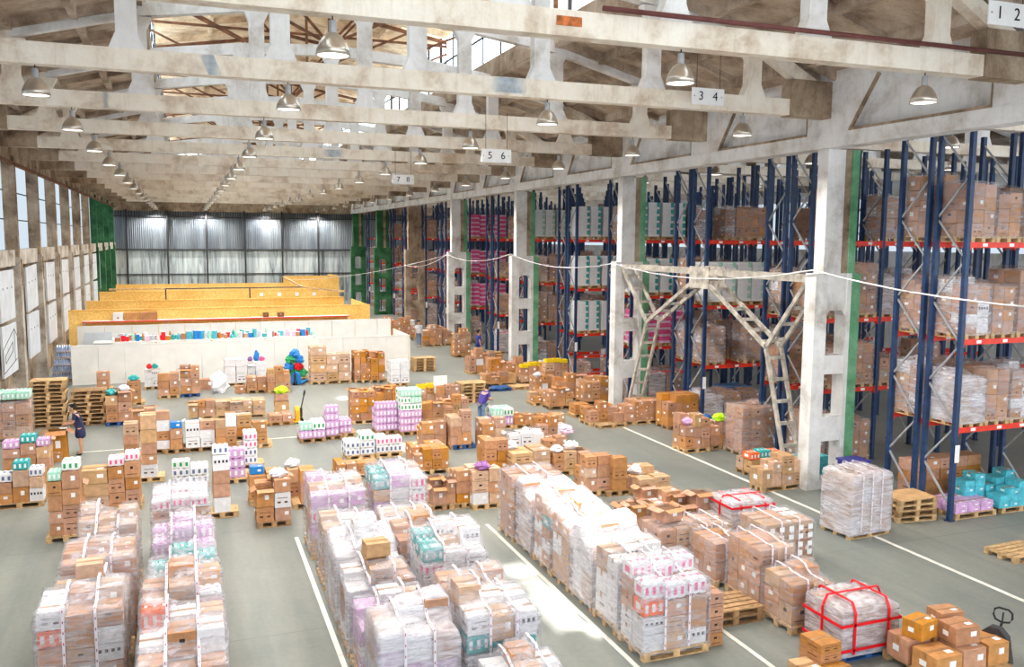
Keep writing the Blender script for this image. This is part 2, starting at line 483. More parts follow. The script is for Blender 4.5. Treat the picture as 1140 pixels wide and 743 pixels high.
# right hall outer wall
mb = MB(); mb.box(41, 41.3, 8, 99, 0, 6.5, 'whitec'); mb.box(41, 41.3, 8, 99, 9.8, 13, 'whitec')
tag(mb.build('wall_right'), 'outer wall of the rack hall', 'wall', kind='structure')
mb = MB(); mb.box(41.1, 41.2, 8, 99, 6.5, 9.8, 'glaze')
tag(mb.build('window_2'), 'glazing band of the rack hall', 'window', kind='structure')

# roof slabs following the truss chords, with an opening under the lantern
TOP = [(-12.2, 11.3), (-9, 12.42), (-6, 13.2), (-3, 13.62), (0, 13.8), (3, 13.62), (6, 13.2), (9, 12.42), (12.2, 11.3)]
def roof(cx, name, label, y0=-6, y1=98.4):
    m = MB()
    for seg in ((0, 1), (1, 2), (6, 7), (7, 8)):
        (a, za), (b, zb) = TOP[seg[0]], TOP[seg[1]]
        m.prism([(cx+a, za+.04), (cx+b, zb+.04), (cx+b, zb+.2), (cx+a, za+.2)], 'y', y0, y1, 'ceil')
        for f in (0.0, 0.5):                               # slab ribs lengthwise
            x = a + (b-a)*f; z = za + (zb-za)*f
            m.box(cx+x-.09, cx+x+.09, y0, y1, z-0.2, z+.1, 'ceil')
        k = 0; y = 1.6
        while y < y1:                                      # cross ribs at the trusses and half way
            for yy, d in ((y-.32, .2), (y+.32, .2), (y+3, .13)):
                m.prism([(cx+a, za-d), (cx+b, zb-d), (cx+b, zb+.1), (cx+a, za+.1)], 'y', yy-.06, yy+.06, 'ceil')
            y += 6
    # lantern: curbs, roof
    for s in (-1, 1):
        m.box(cx+s*6-.12, cx+s*6+.12, y0, y1, 13.1, 13.75, 'ceil')
        cuts = [(y0, y1)] if not (s == 1 and name == 'ceiling') else [(y0, 22.7), (27.5, 37.6), (39.0, 47.3), (48.6, y1)]  # gaps added in the outer roof strip so sun patches reach the floor
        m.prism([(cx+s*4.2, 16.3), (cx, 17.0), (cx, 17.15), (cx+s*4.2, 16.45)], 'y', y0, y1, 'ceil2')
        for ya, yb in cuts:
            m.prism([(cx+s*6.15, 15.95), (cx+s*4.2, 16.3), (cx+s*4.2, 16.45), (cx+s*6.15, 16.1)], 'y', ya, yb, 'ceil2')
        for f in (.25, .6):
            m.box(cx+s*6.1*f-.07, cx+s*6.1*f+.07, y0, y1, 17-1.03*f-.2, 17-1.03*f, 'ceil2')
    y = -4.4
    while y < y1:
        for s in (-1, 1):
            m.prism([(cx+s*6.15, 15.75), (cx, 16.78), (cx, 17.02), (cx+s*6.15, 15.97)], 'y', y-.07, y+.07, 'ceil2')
        y += 3
    tag(m.build(name), label, 'ceiling', kind='structure')
roof(CX, 'ceiling', 'brown concrete slab roof with a raised lantern')
roof(CX+24, 'ceiling_rack_hall', 'concrete slab roof over the racks')

# lantern glazing: panes stand between posts; three panes of the main hall are missing and let the sun in
OPEN_R = {3: (0.03, 0.82), 5: (0.5, 0.75), 7: (0.12, .35)}
n = 3
for cx, nm in ((CX, 'main hall'), (CX+24, 'rack hall')):
    for s in (-1, 1):
        m = MB(); fr = MB()
        for b in range(-1, 16):
            y = 4.6 + 6*b
            if y > 93: break
            spans = [(0.03, 0.97)]
            if nm == 'main hall' and s == 1 and b in OPEN_R:
                a, c = OPEN_R[b]; spans = [(0.03, a), (c, 0.97)]
            for a, c in spans: m.box(cx+s*6.0-.02, cx+s*6.0+.02, y+6*a, y+6*c, 13.8, 15.85, 'skylight')
            fr.box(cx+s*6-.06, cx+s*6+.06, y-.07, y+.07, 13.7, 16, 'darksteel')
            fr.box(cx+s*6-.05, cx+s*6+.05, y+1.95, y+2.05, 13.7, 16, 'darksteel'); fr.box(cx+s*6-.05, cx+s*6+.05, y+3.95, y+4.05, 13.7, 16, 'darksteel')
            fr.box(cx+s*6-.05, cx+s*6+.05, y, y+6, 14.75, 14.83, 'darksteel')
        o = m.build('window_%d' % n); n += 1
        tag(o, 'daylit lantern glazing of the %s, %s side' % (nm, 'left' if s < 0 else 'right'), 'window', kind='structure')
        tag(fr.build('window_%d_frame' % (n-1)), 'dark steel frame of the lantern glazing, %s %s side' % (nm, 'left' if s < 0 else 'right'), 'window frame', kind='structure')

# ------------------------------------------------------------------ roof trusses
def make_truss():
    t = empty('roof_truss')
    m = MB(); m.prism([(-12.0, 10.42), (12.0, 10.42), (12.0, 10.84), (-12.0, 10.84)], 'y', -.16, .16, 'beam')
    m.build('bottom_chord', t)
    for a, b in zip(TOP[1:-2], TOP[2:-1]):
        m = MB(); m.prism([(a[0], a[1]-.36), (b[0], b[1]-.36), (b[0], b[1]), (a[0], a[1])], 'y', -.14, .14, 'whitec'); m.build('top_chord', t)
    for s in (-1, 1):
        m = MB(); P = [(s*9, 12.06), (s*11.0, 10.95), (s*11.0, 11.36), (s*9, 12.42)]
        m.prism(P if s > 0 else P[::-1], 'y', -.14, .14, 'beam'); m.build('top_chord', t)
        m = MB(); m.box(min(s*10.1, s*12.0), max(s*10.1, s*12.0), -.2, .2, 10.4, 11.36, 'brownc'); m.build('end_block', t)
    for x in (-9, -6, -3, 0, 3, 6, 9):
        zt = dict(TOP)[x] - .36
        w, hw = .2, .34
        m = MB()
        m.prism([(x-hw, 10.84), (x+hw, 10.84), (x+w, 11.16), (x+w, zt-.28), (x+hw, zt), (x-hw, zt), (x-w, zt-.28), (x-w, 11.16)], 'y', -.13, .13, 'whitec' if abs(x) < 7 else 'beam')  # posts under the lantern: its daylight is put into the whiter colour
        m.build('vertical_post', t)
    return t
T0 = make_truss()
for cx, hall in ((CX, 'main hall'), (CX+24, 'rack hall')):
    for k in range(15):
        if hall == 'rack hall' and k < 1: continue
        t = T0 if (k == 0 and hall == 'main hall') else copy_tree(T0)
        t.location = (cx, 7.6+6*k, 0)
        tag(t, 'pale concrete roof truss of the %s, %s from the camera' % (hall, ORD[k]), 'truss', 'concrete roof trusses')
# red patch stuck on the second truss
mb = MB(); mb.box(5.8, 6.25, 13.42, 13.435, 10.58, 10.73, 'rustorange'); tag(mb.build('orange_plate'), 'small weathered orange plate fixed on the second roof truss', 'plate')

# steel frames in the lantern
def make_lframe():
    t = empty('lantern_frame')
    for s in (-1, 1):
        m = MB(); m.bar((s*6.1, 0, 13.3), (s*6.1, 0, 15.9), .12, .12, 'rust'); m.build('post', t)
        m = MB(); m.bar((s*6.4, 0, 15.6), (0, 0, 16.7), .12, .14, 'rust'); m.build('rafter', t)
        for x in (2.2, 4.3):
            m = MB(); m.bar((0, 0, 13.9), (s*x, 0, 16.7-1.1*x/6.4-.05), .09, .09, 'rust'); m.build('strut', t)
        m = MB(); m.bar((s*3, 0, 13.8), (s*6.1, 0, 15.2), .08, .08, 'rust'); m.build('brace', t)
    m = MB(); m.bar((-6.1, 0, 15.5), (6.1, 0, 15.5), .09, .09, 'rust'); m.build('tie', t)
    m = MB(); m.bar((0, 0, 13.8), (0, 0, 16.7), .1, .1, 'rust'); m.build('king_post', t)
    return t
lf = make_lframe()
for k in range(15):
    t = lf if k == 0 else copy_tree(lf)
    t.location = (CX, 7.9+6*k, 0)
    tag(t, 'rusty steel lantern frame above the %s roof truss' % ORD[k], 'frame', 'rusty lantern frames')

# ------------------------------------------------------------------ columns and the girder on them
def make_column(style):
    t = empty('concrete_column')
    A = 'column' if style != 'brown' else 'brownc'
    Gm = {'white': 'green', 'brown': 'brownc', 'green': 'greend'}[style]
    if style == 'green': A = 'greend'
    m = MB(); m.box(0, .42, 0, .45, 0, 6.2, A); m.build('left_shaft', t)
    m = MB(); m.box(1.1, 1.24, 0, .45, 0, 6.2, A); m.box(1.24, 1.55, -.01, .46, 0, 6.2, Gm); m.build('right_shaft', t)
    for z0, z1 in ((0, .3), (1.4, 2.12), (3.34, 3.88), (5.15, 6.2)):
        m = MB(); m.box(.42, 1.1, .04, .41, z0, z1, A); m.build('cross_tie', t)
    m = MB(); m.prism([(.42, 5.15), (.55, 5.15), (.42, 5.0)], 'y', .05, .4, A); m.prism([(1.1, 5.15), (.97, 5.15), (1.1, 5.0)], 'y', .05, .4, A)
    m.build('haunch', t)
    m = MB(); m.box(.25, .85, .02, .43, 6.2, 9.62, A); m.box(.85, 1.08, .03, .42, 6.2, 9.62, 'brownc'); m.build('upper_shaft', t)
    m = MB(); m.box(1.08, 1.32, .0, .45, 6.2, 9.62, Gm); m.build('painted_edge', t)
    return t
protos = {}
for k in range(8):
    y = 7.6 + 12*k
    st = 'white' if k < 5 else ('brown' if k == 5 else 'green')
    if st in protos: t = copy_tree(protos[st])
    else: t = protos[st] = make_column(st)
    t.location = (XR, y, 0)
    tag(t, {'white': 'white two legged column with green right leg, %s from the camera', 'brown': 'bare brown two legged concrete column, %s from the camera', 'green': 'fully green painted two legged column, %s from the camera'}[st] % ORD[k], 'column', 'columns between the two halls')

def make_girder():
    t = empty('girder_beam')
    m = MB(); m.box(.3, .4, 0, 12, 9.9, 11.5, 'whitec'); m.build('web', t)
    m = MB(); m.box(0, .56, 0, 12, 9.62, 10.0, 'whitec'); m.build('bottom_flange', t)
    m = MB(); m.box(0, .56, 0, 12, 11.35, 11.7, 'whitec'); m.build('top_flange', t)
    for y0 in (0, 6):
        m = MB(); m.prism([(y0-.0, 10.0), (y0+.55, 10.0), (y0+.55, 11.35), (y0, 11.35)], 'x', .04, .52, 'whitec'); m.build('web_stiffener', t)
        m = MB(); m.prism([(y0+6, 10.0), (y0+6, 11.35), (y0+3.9, 11.35), (y0+4.9, 10.0)], 'x', .04, .52, 'whitec'); m.build('web_stiffener', t)
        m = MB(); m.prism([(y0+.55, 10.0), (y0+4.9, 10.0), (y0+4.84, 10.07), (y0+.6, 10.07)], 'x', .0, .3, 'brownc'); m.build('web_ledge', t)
        m = MB(); m.bar((.05, y0+4.87, 10.03), (.05, y0+3.92, 11.33), .08, .07, 'brownc', (1, 0, 0)); m.build('dirt_outline', t)  # brown dirt outline of the recess, added to show it in flat light
        m = MB(); m.bar((.06, y0+.57, 10.03), (.06, y0+.57, 11.33), .05, .05, 'brownc', (1, 0, 0)); m.build('dirt_outline', t)
    return t
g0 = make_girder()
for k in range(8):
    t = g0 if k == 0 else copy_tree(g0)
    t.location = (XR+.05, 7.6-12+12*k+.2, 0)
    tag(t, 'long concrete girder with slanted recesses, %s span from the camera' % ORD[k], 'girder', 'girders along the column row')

# laced steel portal brace between two columns
t = empty('steel_brace', (16.9, 0, 0))
tag(t, 'white laced steel portal brace with ladder like legs between two columns', 'brace')
YA, YB, YM = 20.16, 31.5, 25.75
for dx in (-.28, .28):
    m = MB(); m.bar((dx, YA, 6.02), (dx, YB, 6.02), .08, .2, 'steelp'); m.build('top_chord', t)
def laced(pts, nm):
    for dx in (-.28, .28):
        m = MB()
        for a, b in zip(pts, pts[1:]): m.bar((dx, a[0], a[1]), (dx, b[0], b[1]), .08, .13, 'steelp')
        m.build(nm, t)
    for a, b in zip(pts, pts[1:]):
        L = math.hypot(b[0]-a[0], b[1]-a[1]); nn = max(1, int(L/.6))
        for i in range(nn):
            f = (i+.5)/nn
            m = MB(); m.box(-.28, .28, a[0]+(b[0]-a[0])*f-.04, a[0]+(b[0]-a[0])*f+.04, a[1]+(b[1]-a[1])*f-.05, a[1]+(b[1]-a[1])*f+.05, 'steelp'); m.build('batten', t)
laced([(YM, 5.9), (29.4, 3.95), (30.9, 0.0)], 'diagonal_leg')
laced([(YM, 5.9), (22.0, 3.85), (20.75, 0.0)], 'diagonal_leg')
laced([(YB-.1, 5.9), (29.4, 3.95)], 'upper_strut')
laced([(YA+.1, 5.9), (22.0, 3.85)], 'upper_strut')
m = MB(); m.box(-.34, -.3, YM-.6, YM+.6, 5.45, 6.2, 'steelp'); m.box(.3, .34, YM-.6, YM+.6, 5.45, 6.2, 'steelp'); m.build('gusset_plate', t)

# cables sagging along the column row
def cable(pts, rad, label, mat='whitef', name='cable'):
    P = []
    for a, b in zip(pts, pts[1:]):
        for i in range(8):
            f = i/8; s = 4*f*(1-f)*.42
            P.append((a[0]+(b[0]-a[0])*f, a[1]+(b[1]-a[1])*f, a[2]+(b[2]-a[2])*f - s))
    P.append(pts[-1])
    m = MB(); m.tube(P, rad, mat, 6); tag(m.build(name, smooth=True), label, 'cable')
cable([(16.3, y, z) for y, z in ((67.6, 5.0), (55.6, 6.05), (43.6, 6.3), (31.6, 6.15), (19.6, 6.3), (7.6, 6.1))], .022, 'white cable sagging from column to column')
cable([(8.5, 78, 3.4), (16.3, 55.6, 6.0)], .015, 'thin white wire running back over the board rooms')

# number signs hung from the trusses
def sign(x, y, z, txt, label, w=0.92):
    t = empty('number_sign', (x, y, z)); tag(t, label, 'sign', 'number signs under the roof')
    m = MB(); m.box(-w/2, w/2, -.01, .01, -.2, .2, 'label')
    for s in (-1, 1): m.box(s*(w/2-.07)-.012, s*(w/2-.07)+.012, -.014, -.01, -.012, .012, 'black')
    m.build('board', t)
    for s in (-1, 1):
        m = MB(); m.tube([(s*w*.36, 0, .2), (s*w*.36, 0, 1.3)], .008, 'darksteel', 5); m.build('hanging_wire', t)
    for s, ch in zip((-1, 1), txt):
        cu = bpy.data.curves.new('digit', 'FONT'); cu.body = ch; cu.size = .3; cu.align_x = 'CENTER'; cu.align_y = 'CENTER'; cu.extrude = .003
        o = bpy.data.objects.new('digit', cu); C.objects.link(o); o.parent = t; KIDS.setdefault(t.name, []).append(o)
        cu.materials.append(M['black'])
        bpy.context.view_layer.update()
        me = bpy.data.meshes.new_from_object(o.evaluated_get(bpy.context.evaluated_depsgraph_get()))
        KIDS[t.name].remove(o); bpy.data.objects.remove(o)
        o = link('digit', me, t, (s*w*.22, -.016, 0)); o.rotation_euler = (PI/2, 0, 0)
sign(13.56, 11.6, 11.05, '12', 'white number sign reading 1 2 at the top right corner')
sign(12.2, 18.8, 10.62, '34', 'white number sign reading 3 4 under the third truss')
sign(8.95, 25.2, 9.6, '56', 'white number sign reading 5 6 beside the brown truss end', .95)
sign(8.9, 37.0, 9.6, '78', 'white number sign reading 7 8 deep in the hall', .95)

# pendant lamps
def make_lamp():
    t = empty('pendant_lamp')
    m = MB(); m.lathe([(.07, .34), (.085, .33), (.14, .29), (.2, .2), (.245, .1), (.262, 0), (.25, .0), (.232, .1), (.188, .19), (.13, .275), (.05, .31)], 'steelshade', 24); m.build('lamp_shade', t, smooth=True)
    m = MB(); m.lathe([(0, .52), (.055, .52), (.06, .5), (.06, .36), (.075, .33), (0, .33)], 'galv', 14); m.build('socket_housing', t, smooth=True)
    m = MB(); m.lathe([(0, .02), (.16, .02), (.235, .012), (.236, .03), (0, .1)], 'bulb', 20); m.build('bulb', t, smooth=True)
    m = MB(); m.tube([(0, 0, .52), (0, 0, .62)], .012, 'darksteel', 6); m.build('hook', t)
    return t
lamp0 = make_lamp(); first = True
for ci, (lx, nm) in enumerate(((-2.62, 'first'), (2.2, 'second'), (8.25, 'third'), (13.8, 'fourth'))):
    for k in range(16):
        if k < 1: continue
        t = lamp0 if first else copy_tree(lamp0); first = False
        t.location = (lx, min(7.6+6*k, 97.3), 9.83)
        tag(t, 'dome pendant lamp under truss %s, %s lamp line from the left wall' % (ORD[k], nm), 'lamp', 'dome pendant lamps')
for i, k in enumerate((2, 3, 4, 5)):
    for j, lx in enumerate((21.0, 27.5)):
        t = copy_tree(lamp0); t.location = (lx, 7.6+6*k, 9.83)
        tag(t, 'dome pendant lamp in the rack hall, %s row, %s line behind the girder' % (ORD[i], ORD[j]), 'lamp', 'dome pendant lamps in the rack hall')

# ------------------------------------------------------------------ partitions and board rooms at the back
def panels(x0, x1, y, h, step, mat, name, label, th=.06, cat='partition'):
    t = empty(name, (0, 0, 0)); tag(t, label, cat)
    x = x0; i = 0
    while x < x1 - .05:
        xe = min(x+step, x1)
        m = MB(); m.box(x+.012, xe-.012, y, y+th, 0.02, h, mat); m.build('panel', t); x = xe; i += 1
    m = MB(); m.box(x0, x1, y-.01, y+th+.01, h, h+.04, mat); m.box(x0, x1, y-.01, y+th+.01, 0, .03, mat); m.build('rail', t)
    return t
t = panels(-5.2, 11.3, 45.6, 1.86, 1.17, 'whitepanel', 'partition_screen', 'long white panel partition behind the loose cartons')
m = MB(); m.box(11.24, 11.3, 45.66, 49.5, 0.02, 1.86, 'whitepanel'); m.build('side_panel', t)
panels(-5.3, 11.1, 49.4, 2.42, 1.3, 'whitepanel', 'partition_screen', 'rear white panel partition of the open topped store room')
def osb(x0, x1, y, h, label, side=None, z0=0):
    t = empty('board_partition', (0, 0, 0)); tag(t, label, 'partition')
    m = MB(); m.box(x0, x1, y, y+.06, z0, h, 'osb'); m.build('board_face', t)
    m = MB(); m.box(x0, x1, y-.02, y+.1, h, h+.05, 'osb'); m.build('top_batten', t)
    if side:
        m = MB(); m.box(side-.05, side, y+.06, y+6, z0, h, 'osb'); m.build('side_face', t)
osb(-5.9, 10.3, 51.5, 3.1, 'front orange particle board wall, nearest of the board rooms', 10.3)
osb(-5.5, 9.6, 56.5, 3.24, 'second board wall, brightly sunlit, in the board rooms')
osb(-5.5, 9.8, 65.0, 3.28, 'third board wall with small white papers on it')
osb(-5.2, 9.9, 76.0, 3.2, 'fourth board wall deep in the board rooms')
osb(8.2, 13.2, 80.0, 3.6, 'tall board box at the far right of the board rooms', 13.2)
for i in range(4):
    m = MB(); m.box(5.0+1.25*i, 5.25+1.25*i, 64.97, 64.99, 2.85, 3.1, 'label')
    tag(m.build('paper_sheet'), 'small white paper on the third board wall, %s from left' % ORD[i], 'paper', 'papers pinned on the third board wall')
t = empty('timber_frame'); tag(t, 'pale timber top frame over the far board room', 'timber frame')
for a, b in (((8.2, 66, 3.4), (8.2, 79.9, 3.6)), ((8.2, 66, 3.4), (10.6, 62, 3.3)), ((-5, 66.4, 3.4), (8.2, 66, 3.4))):
    m = MB(); m.bar(a, b, .12, .12, 'wood'); m.build('rail', t)
for x in (-1.2, 4.0):
    m = MB(); m.bar((x, 60.2, 0), (x, 60.2, 3.75), .08, .08, 'darksteel')
    tag(m.build('steel_post'), 'thin dark post standing in the board rooms, %s one' % ('left' if x < 0 else 'right'), 'post')
m = MB(); m.bar((-1.2, 60.2, 3.75), (7.5, 60.2, 3.75), .06, .06, 'darksteel'); tag(m.build('steel_rail'), 'thin dark rail spanning the posts in the board rooms', 'rail')
# goods on the benches in the store room behind the white partition
t = empty('work_bench', (0, 48.1, 0)); tag(t, 'long white bench behind the white partition', 'bench')
m = MB(); m.box(-4.4, 6.6, -.4, .5, 1.72, 1.78, 'whitepanel'); m.build('bench_top', t)
for x in (-4.3, -1.5, 1.2, 3.9, 6.5):
    m = MB(); m.box(x-.04, x+.04, -.3, -.22, 0, 1.715, 'galv'); m.build('leg', t)
m = MB(); m.box(-4.9, -3.6, .6, .66, 0, 2.2, 'panelgrey'); m.build('side_board', t)
rnd = random.Random(7)
cols = [('white', 'whitef'), ('teal', 'teal'), ('kraft', 'card'), ('sky blue', 'cyanbox'), ('pale pink', 'palepink'), ('blue', 'skyblue'), ('grey', 'panelgrey'), ('mint', 'mint'), ('red', 'redtape'), ('brown', 'cardo')]
x = -3.6; i = 0
while x < 6.3 and i < 90:
    w = rnd.uniform(.14, .26); h = rnd.uniform(.18, .46); cn, cm = rnd.choice(cols)
    y = 48.1 + (-.16, .22)[i % 2]
    m = MB(); R = Matrix.Rotation(rnd.uniform(-.3, .3), 3, 'Z')
    if rnd.random() < .5:
        m.obox((0, 0, h/2), w, .22, h, R, cm); m.obox((0, 0, h+.01), w*.9, .2, .02, R, 'whitef'); nm = 'goods_box'
    else:
        m.lathe([(0, 0), (w*.4, 0), (w*.42, h*.7), (w*.2, h*.9), (w*.2, h), (0, h)], cm, 10); nm = 'goods_bottle'
    tag(m.build(nm, None, (x+w/2, y, 1.785)), '%s %s on the store room bench, %s' % (cn, 'carton' if nm == 'goods_box' else 'container', 'item %s from the bench end' % (ORD[i] if i < 18 else 'number %d' % (i+1))), 'box' if nm == 'goods_box' else 'bottle', 'goods on the store room bench')
    x += w*.5 + rnd.uniform(.0, .05); i += 1
m = MB(); m.box(-5.2, 9.0, 50.95, 51.49, 2.5, 2.55, 'redtape'); m.box(-5.2, 9.0, 50.98, 51.49, 2.53, 2.56, 'whitepanel')
for x in (-5.1, -1, 4, 8.9): m.box(x-.03, x+.03, 51.0, 51.05, 0, 2.5, 'galv')
tag(m.build('long_shelf'), 'long shelf with red edge in front of the nearest board wall', 'shelf')
for i, (x, w, mt) in enumerate(((-3.7, .5, 'cardw'), (-3.1, .6, 'card'), (-2.4, .9, 'cardo'), (4.1, .3, 'rust'), (4.9, .35, 'rust'))):
    m = MB(); m.box(0, w, 0, .4, 0, .42 if i < 3 else .25, mt); m.box(w*.4, w*.6, -.002, .402, .1, .2, 'tape')
    tag(m.build('shelf_carton', None, (x, 51.03, 2.562)), '%s carton on the red edged shelf before the nearest board wall, %s from left' % (('white', 'kraft', 'orange', 'rusty', 'dark rusty')[i], ORD[i]), 'box', 'cartons on the red edged shelf')

m = MB(); m.tube([(6.6, 13.36, 10.9), (16.6, 13.36, 10.9)], .045, 'pipered', 8); tag(m.build('pipe', smooth=True), 'dull red pipe running along the second roof truss', 'pipe')
for i, (x, y, z, w, h, sl, lb) in enumerate(((.55, 19.43, 10.63, .28, .4, -.18, 'third truss'), (-1.8, 25.43, 10.63, .16, .4, 0, 'fourth truss'), (7.2, 19.43, 10.66, .9, .34, 0, 'third truss middle'), (6.0, 37.43, 10.63, .9, .3, 0, 'sixth truss'))):
    m = MB(); m.add([(x-w/2-sl, y, z-h/2), (x+w/2-sl, y, z-h/2), (x+w/2+sl*0, y, z+h/2), (x-w/2+sl*0, y, z+h/2)], [(0, 1, 2, 3)], 'bluespray')
    tag(m.build('spray_mark'), 'blue spray paint mark on the %s' % lb, 'paint mark')

# ------------------------------------------------------------------ pallets, cartons, packs
def pallet_mesh(w, d, mat='wood'):
    m = MB()
    n = 5 if d < w else 7
    L = w >= d
    a, b = (w, d) if L else (d, w)           # boards run along a
    def bx(x0, x1, y0, y1, z0, z1):
        if L: m.box(x0, x1, y0, y1, z0, z1, mat)
        else: m.box(y0, y1, x0, x1, z0, z1, mat)
    for i in range(5):
        y = -b/2 + (b-.13)*i/4; bx(-a/2, a/2, y, y+.13, .122, .144)
    for i in range(3):
        x = -a/2 + (a-.13)*i/2; bx(x, x+.13, -b/2, b/2, .1, .122)
        for j in range(3):
            y = -b/2 + (b-.12)*j/2; bx(x, x+.13, y, y+.12, .022, .1)
    for j in range(3):
        y = -b/2 + (b-.12)*j/2; bx(-a/2, a/2, y, y+.12, 0, .022)
    return m.mesh('pallet')
PAL = {}
def pal(w, d, mat='wood'):
    k = (round(w, 1), round(d, 1), mat)
    if k not in PAL: PAL[k] = pallet_mesh(w, d, mat)
    return PAL[k]

def carton_mesh(kind, mat, seed):
    """unit carton 1x1x1 standing on z=0, slightly crushed; origin at the base centre"""
    r = random.Random(seed); m = MB()
    j = lambda a: r.uniform(-a, a)
    V = [(-.5+j(.012), -.5+j(.012), 0), (.5+j(.012), -.5+j(.012), 0), (.5+j(.012), .5+j(.012), 0), (-.5+j(.012), .5+j(.012), 0),
         (-.49+j(.015), -.49+j(.015), .985+j(.015)), (.49+j(.015), -.49+j(.015), .985+j(.015)), (.49+j(.015), .49+j(.015), .985+j(.015)), (-.49+j(.015), .49+j(.015), .985+j(.015))]
    F = [(0,3,2,1),(0,1,5,4),(1,2,6,5),(2,3,7,6),(3,0,4,7)]
    if kind != 'open':
        F.append((4,5,6,7)); m.add(V, F, mat)
        if kind != 'plain':
            m.box(-.5, .5, -.06, .06, .99, 1.008, 'tape')
            m.box(-.508, -.49, -.06, .06, .72, 1.0, 'tape'); m.box(.49, .508, -.06, .06, .72, 1.0, 'tape')
        m.box(-.5, .5, -.004, .004, 1.0, 1.01, 'ink')
    else:
        m.add(V, F, mat)
        m.add([(-.46,-.46,.9),(.46,-.46,.9),(.46,.46,.9),(-.46,.46,.9)], [(0,1,2,3)], 'cardin')
        for s in (-1, 1):
            R = Matrix.Rotation(s*r.uniform(.5, 1.0), 3, 'Y'); m.obox((s*.66, 0, 1.04), .36, .96, .012, Matrix.Rotation(s*.45, 3, 'Y'), mat)
            m.obox((0, s*.66, 1.02), .96, .36, .012, Matrix.Rotation(-s*.35, 3, 'X'), mat)
    if kind in ('label', 'open'):
        x = r.uniform(-.3, .15); z = r.uniform(.3, .55); m.box(x, x+.24, -.508, -.49, z, z+.28, 'label')
    if kind == 'label': m.box(-.508, -.49, -.1, .18, .35, .6, 'label'); m.box(.1, .34, -.3, -.1, 1.0, 1.006, 'label')
    if kind == 'print':
        for x in (-.32, .1): m.box(x, x+.2, -.507, -.49, .3, .42, 'ink')
        m.box(-.3, .3, -.507, -.49, .62, .66, 'ink'); m.box(-.507, -.49, -.3, .1, .4, .5, 'ink')
    if kind == 'hole':
        m.box(-.1, .1, -.506, -.49, .55, .72, 'black'); m.box(-.506, -.49, -.1, .1, .55, .72, 'black')
        m.box(-.38, .38, -.506, -.49, .2, .24, 'ink')
    if kind == 'icons':
        for x in (-.36, -.12, .12, .34): m.box(x-.06, x+.06, -.507, -.49, .5, .68, 'black')
    return m.mesh('carton')
CM = {}
for mt in ('card', 'cardo', 'cardp', 'cardw'):
    CM[mt] = [carton_mesh(k, mt, 10+i) for i, k in enumerate(('label', 'print', 'tape', 'plain', 'hole' if mt != 'cardw' else 'icons', 'label'))]
    CM[mt+'_open'] = [carton_mesh('open', mt, 60)]
for mt in ('cyanbox', 'skyblue', 'lilac'): CM[mt] = [carton_mesh('label', mt, 5), carton_mesh('plain', mt, 6)]
MN = {'card': 'kraft', 'cardo': 'orange brown', 'cardp': 'pale kraft', 'cardw': 'white', 'cyanbox': 'cyan', 'skyblue': 'bright blue', 'lilac': 'lilac'}

def roll_pack_mesh(body, band):
    m = MB()
    for i in range(3):
        for j in range(2):
            m.lathe([(0, 0), (.155, 0), (.16, .04), (.16, .94), (.12, 1.0), (0, .97)], body, 8, (-.333+.333*i, -.25+.5*j*1.0, 0))
    m.box(-.5, .5, -.42, .42, .06, .9, body)
    for i in range(3):
        m.box(-.333+.333*i-.07, -.333+.333*i+.07, -.445, -.415, .25, .72, band); m.box(-.333+.333*i-.06, -.333+.333*i+.06, -.2, .2, .965, .985, band)
    m.box(-.515, -.495, -.2, .2, .3, .7, band)
    return m.mesh('roll_pack')
RP = {'green': roll_pack_mesh('whitef', 'greenp'), 'lilac': roll_pack_mesh('lilac', 'whitef'), 'pink': roll_pack_mesh('whitef', 'pink'),
      'mint': roll_pack_mesh('mint', 'whitef'), 'white': roll_pack_mesh('whitef', 'slate'), 'teal': roll_pack_mesh('teal', 'whitef'), 'orange': roll_pack_mesh('orange', 'whitef')}
RPN = {'green': 'white pack with green print', 'lilac': 'lilac printed pack', 'pink': 'white pack with pink print', 'mint': 'mint green pack', 'white': 'white pack with grey print', 'teal': 'teal pack', 'orange': 'orange pack'}

LOOSE = []        # (score, mesh, loc, scale, rz, label, cat, name, group)
def loose(mesh, loc, scale, rz, label, cat='box', name='cardboard_box', group='loose cartons on the floor pallets', hid=1.0):
    d2 = loc[0]**2 + loc[1]**2
    LOOSE.append((scale[0]*scale[2]/d2*hid, mesh, loc, scale, rz, label, cat, name, group))

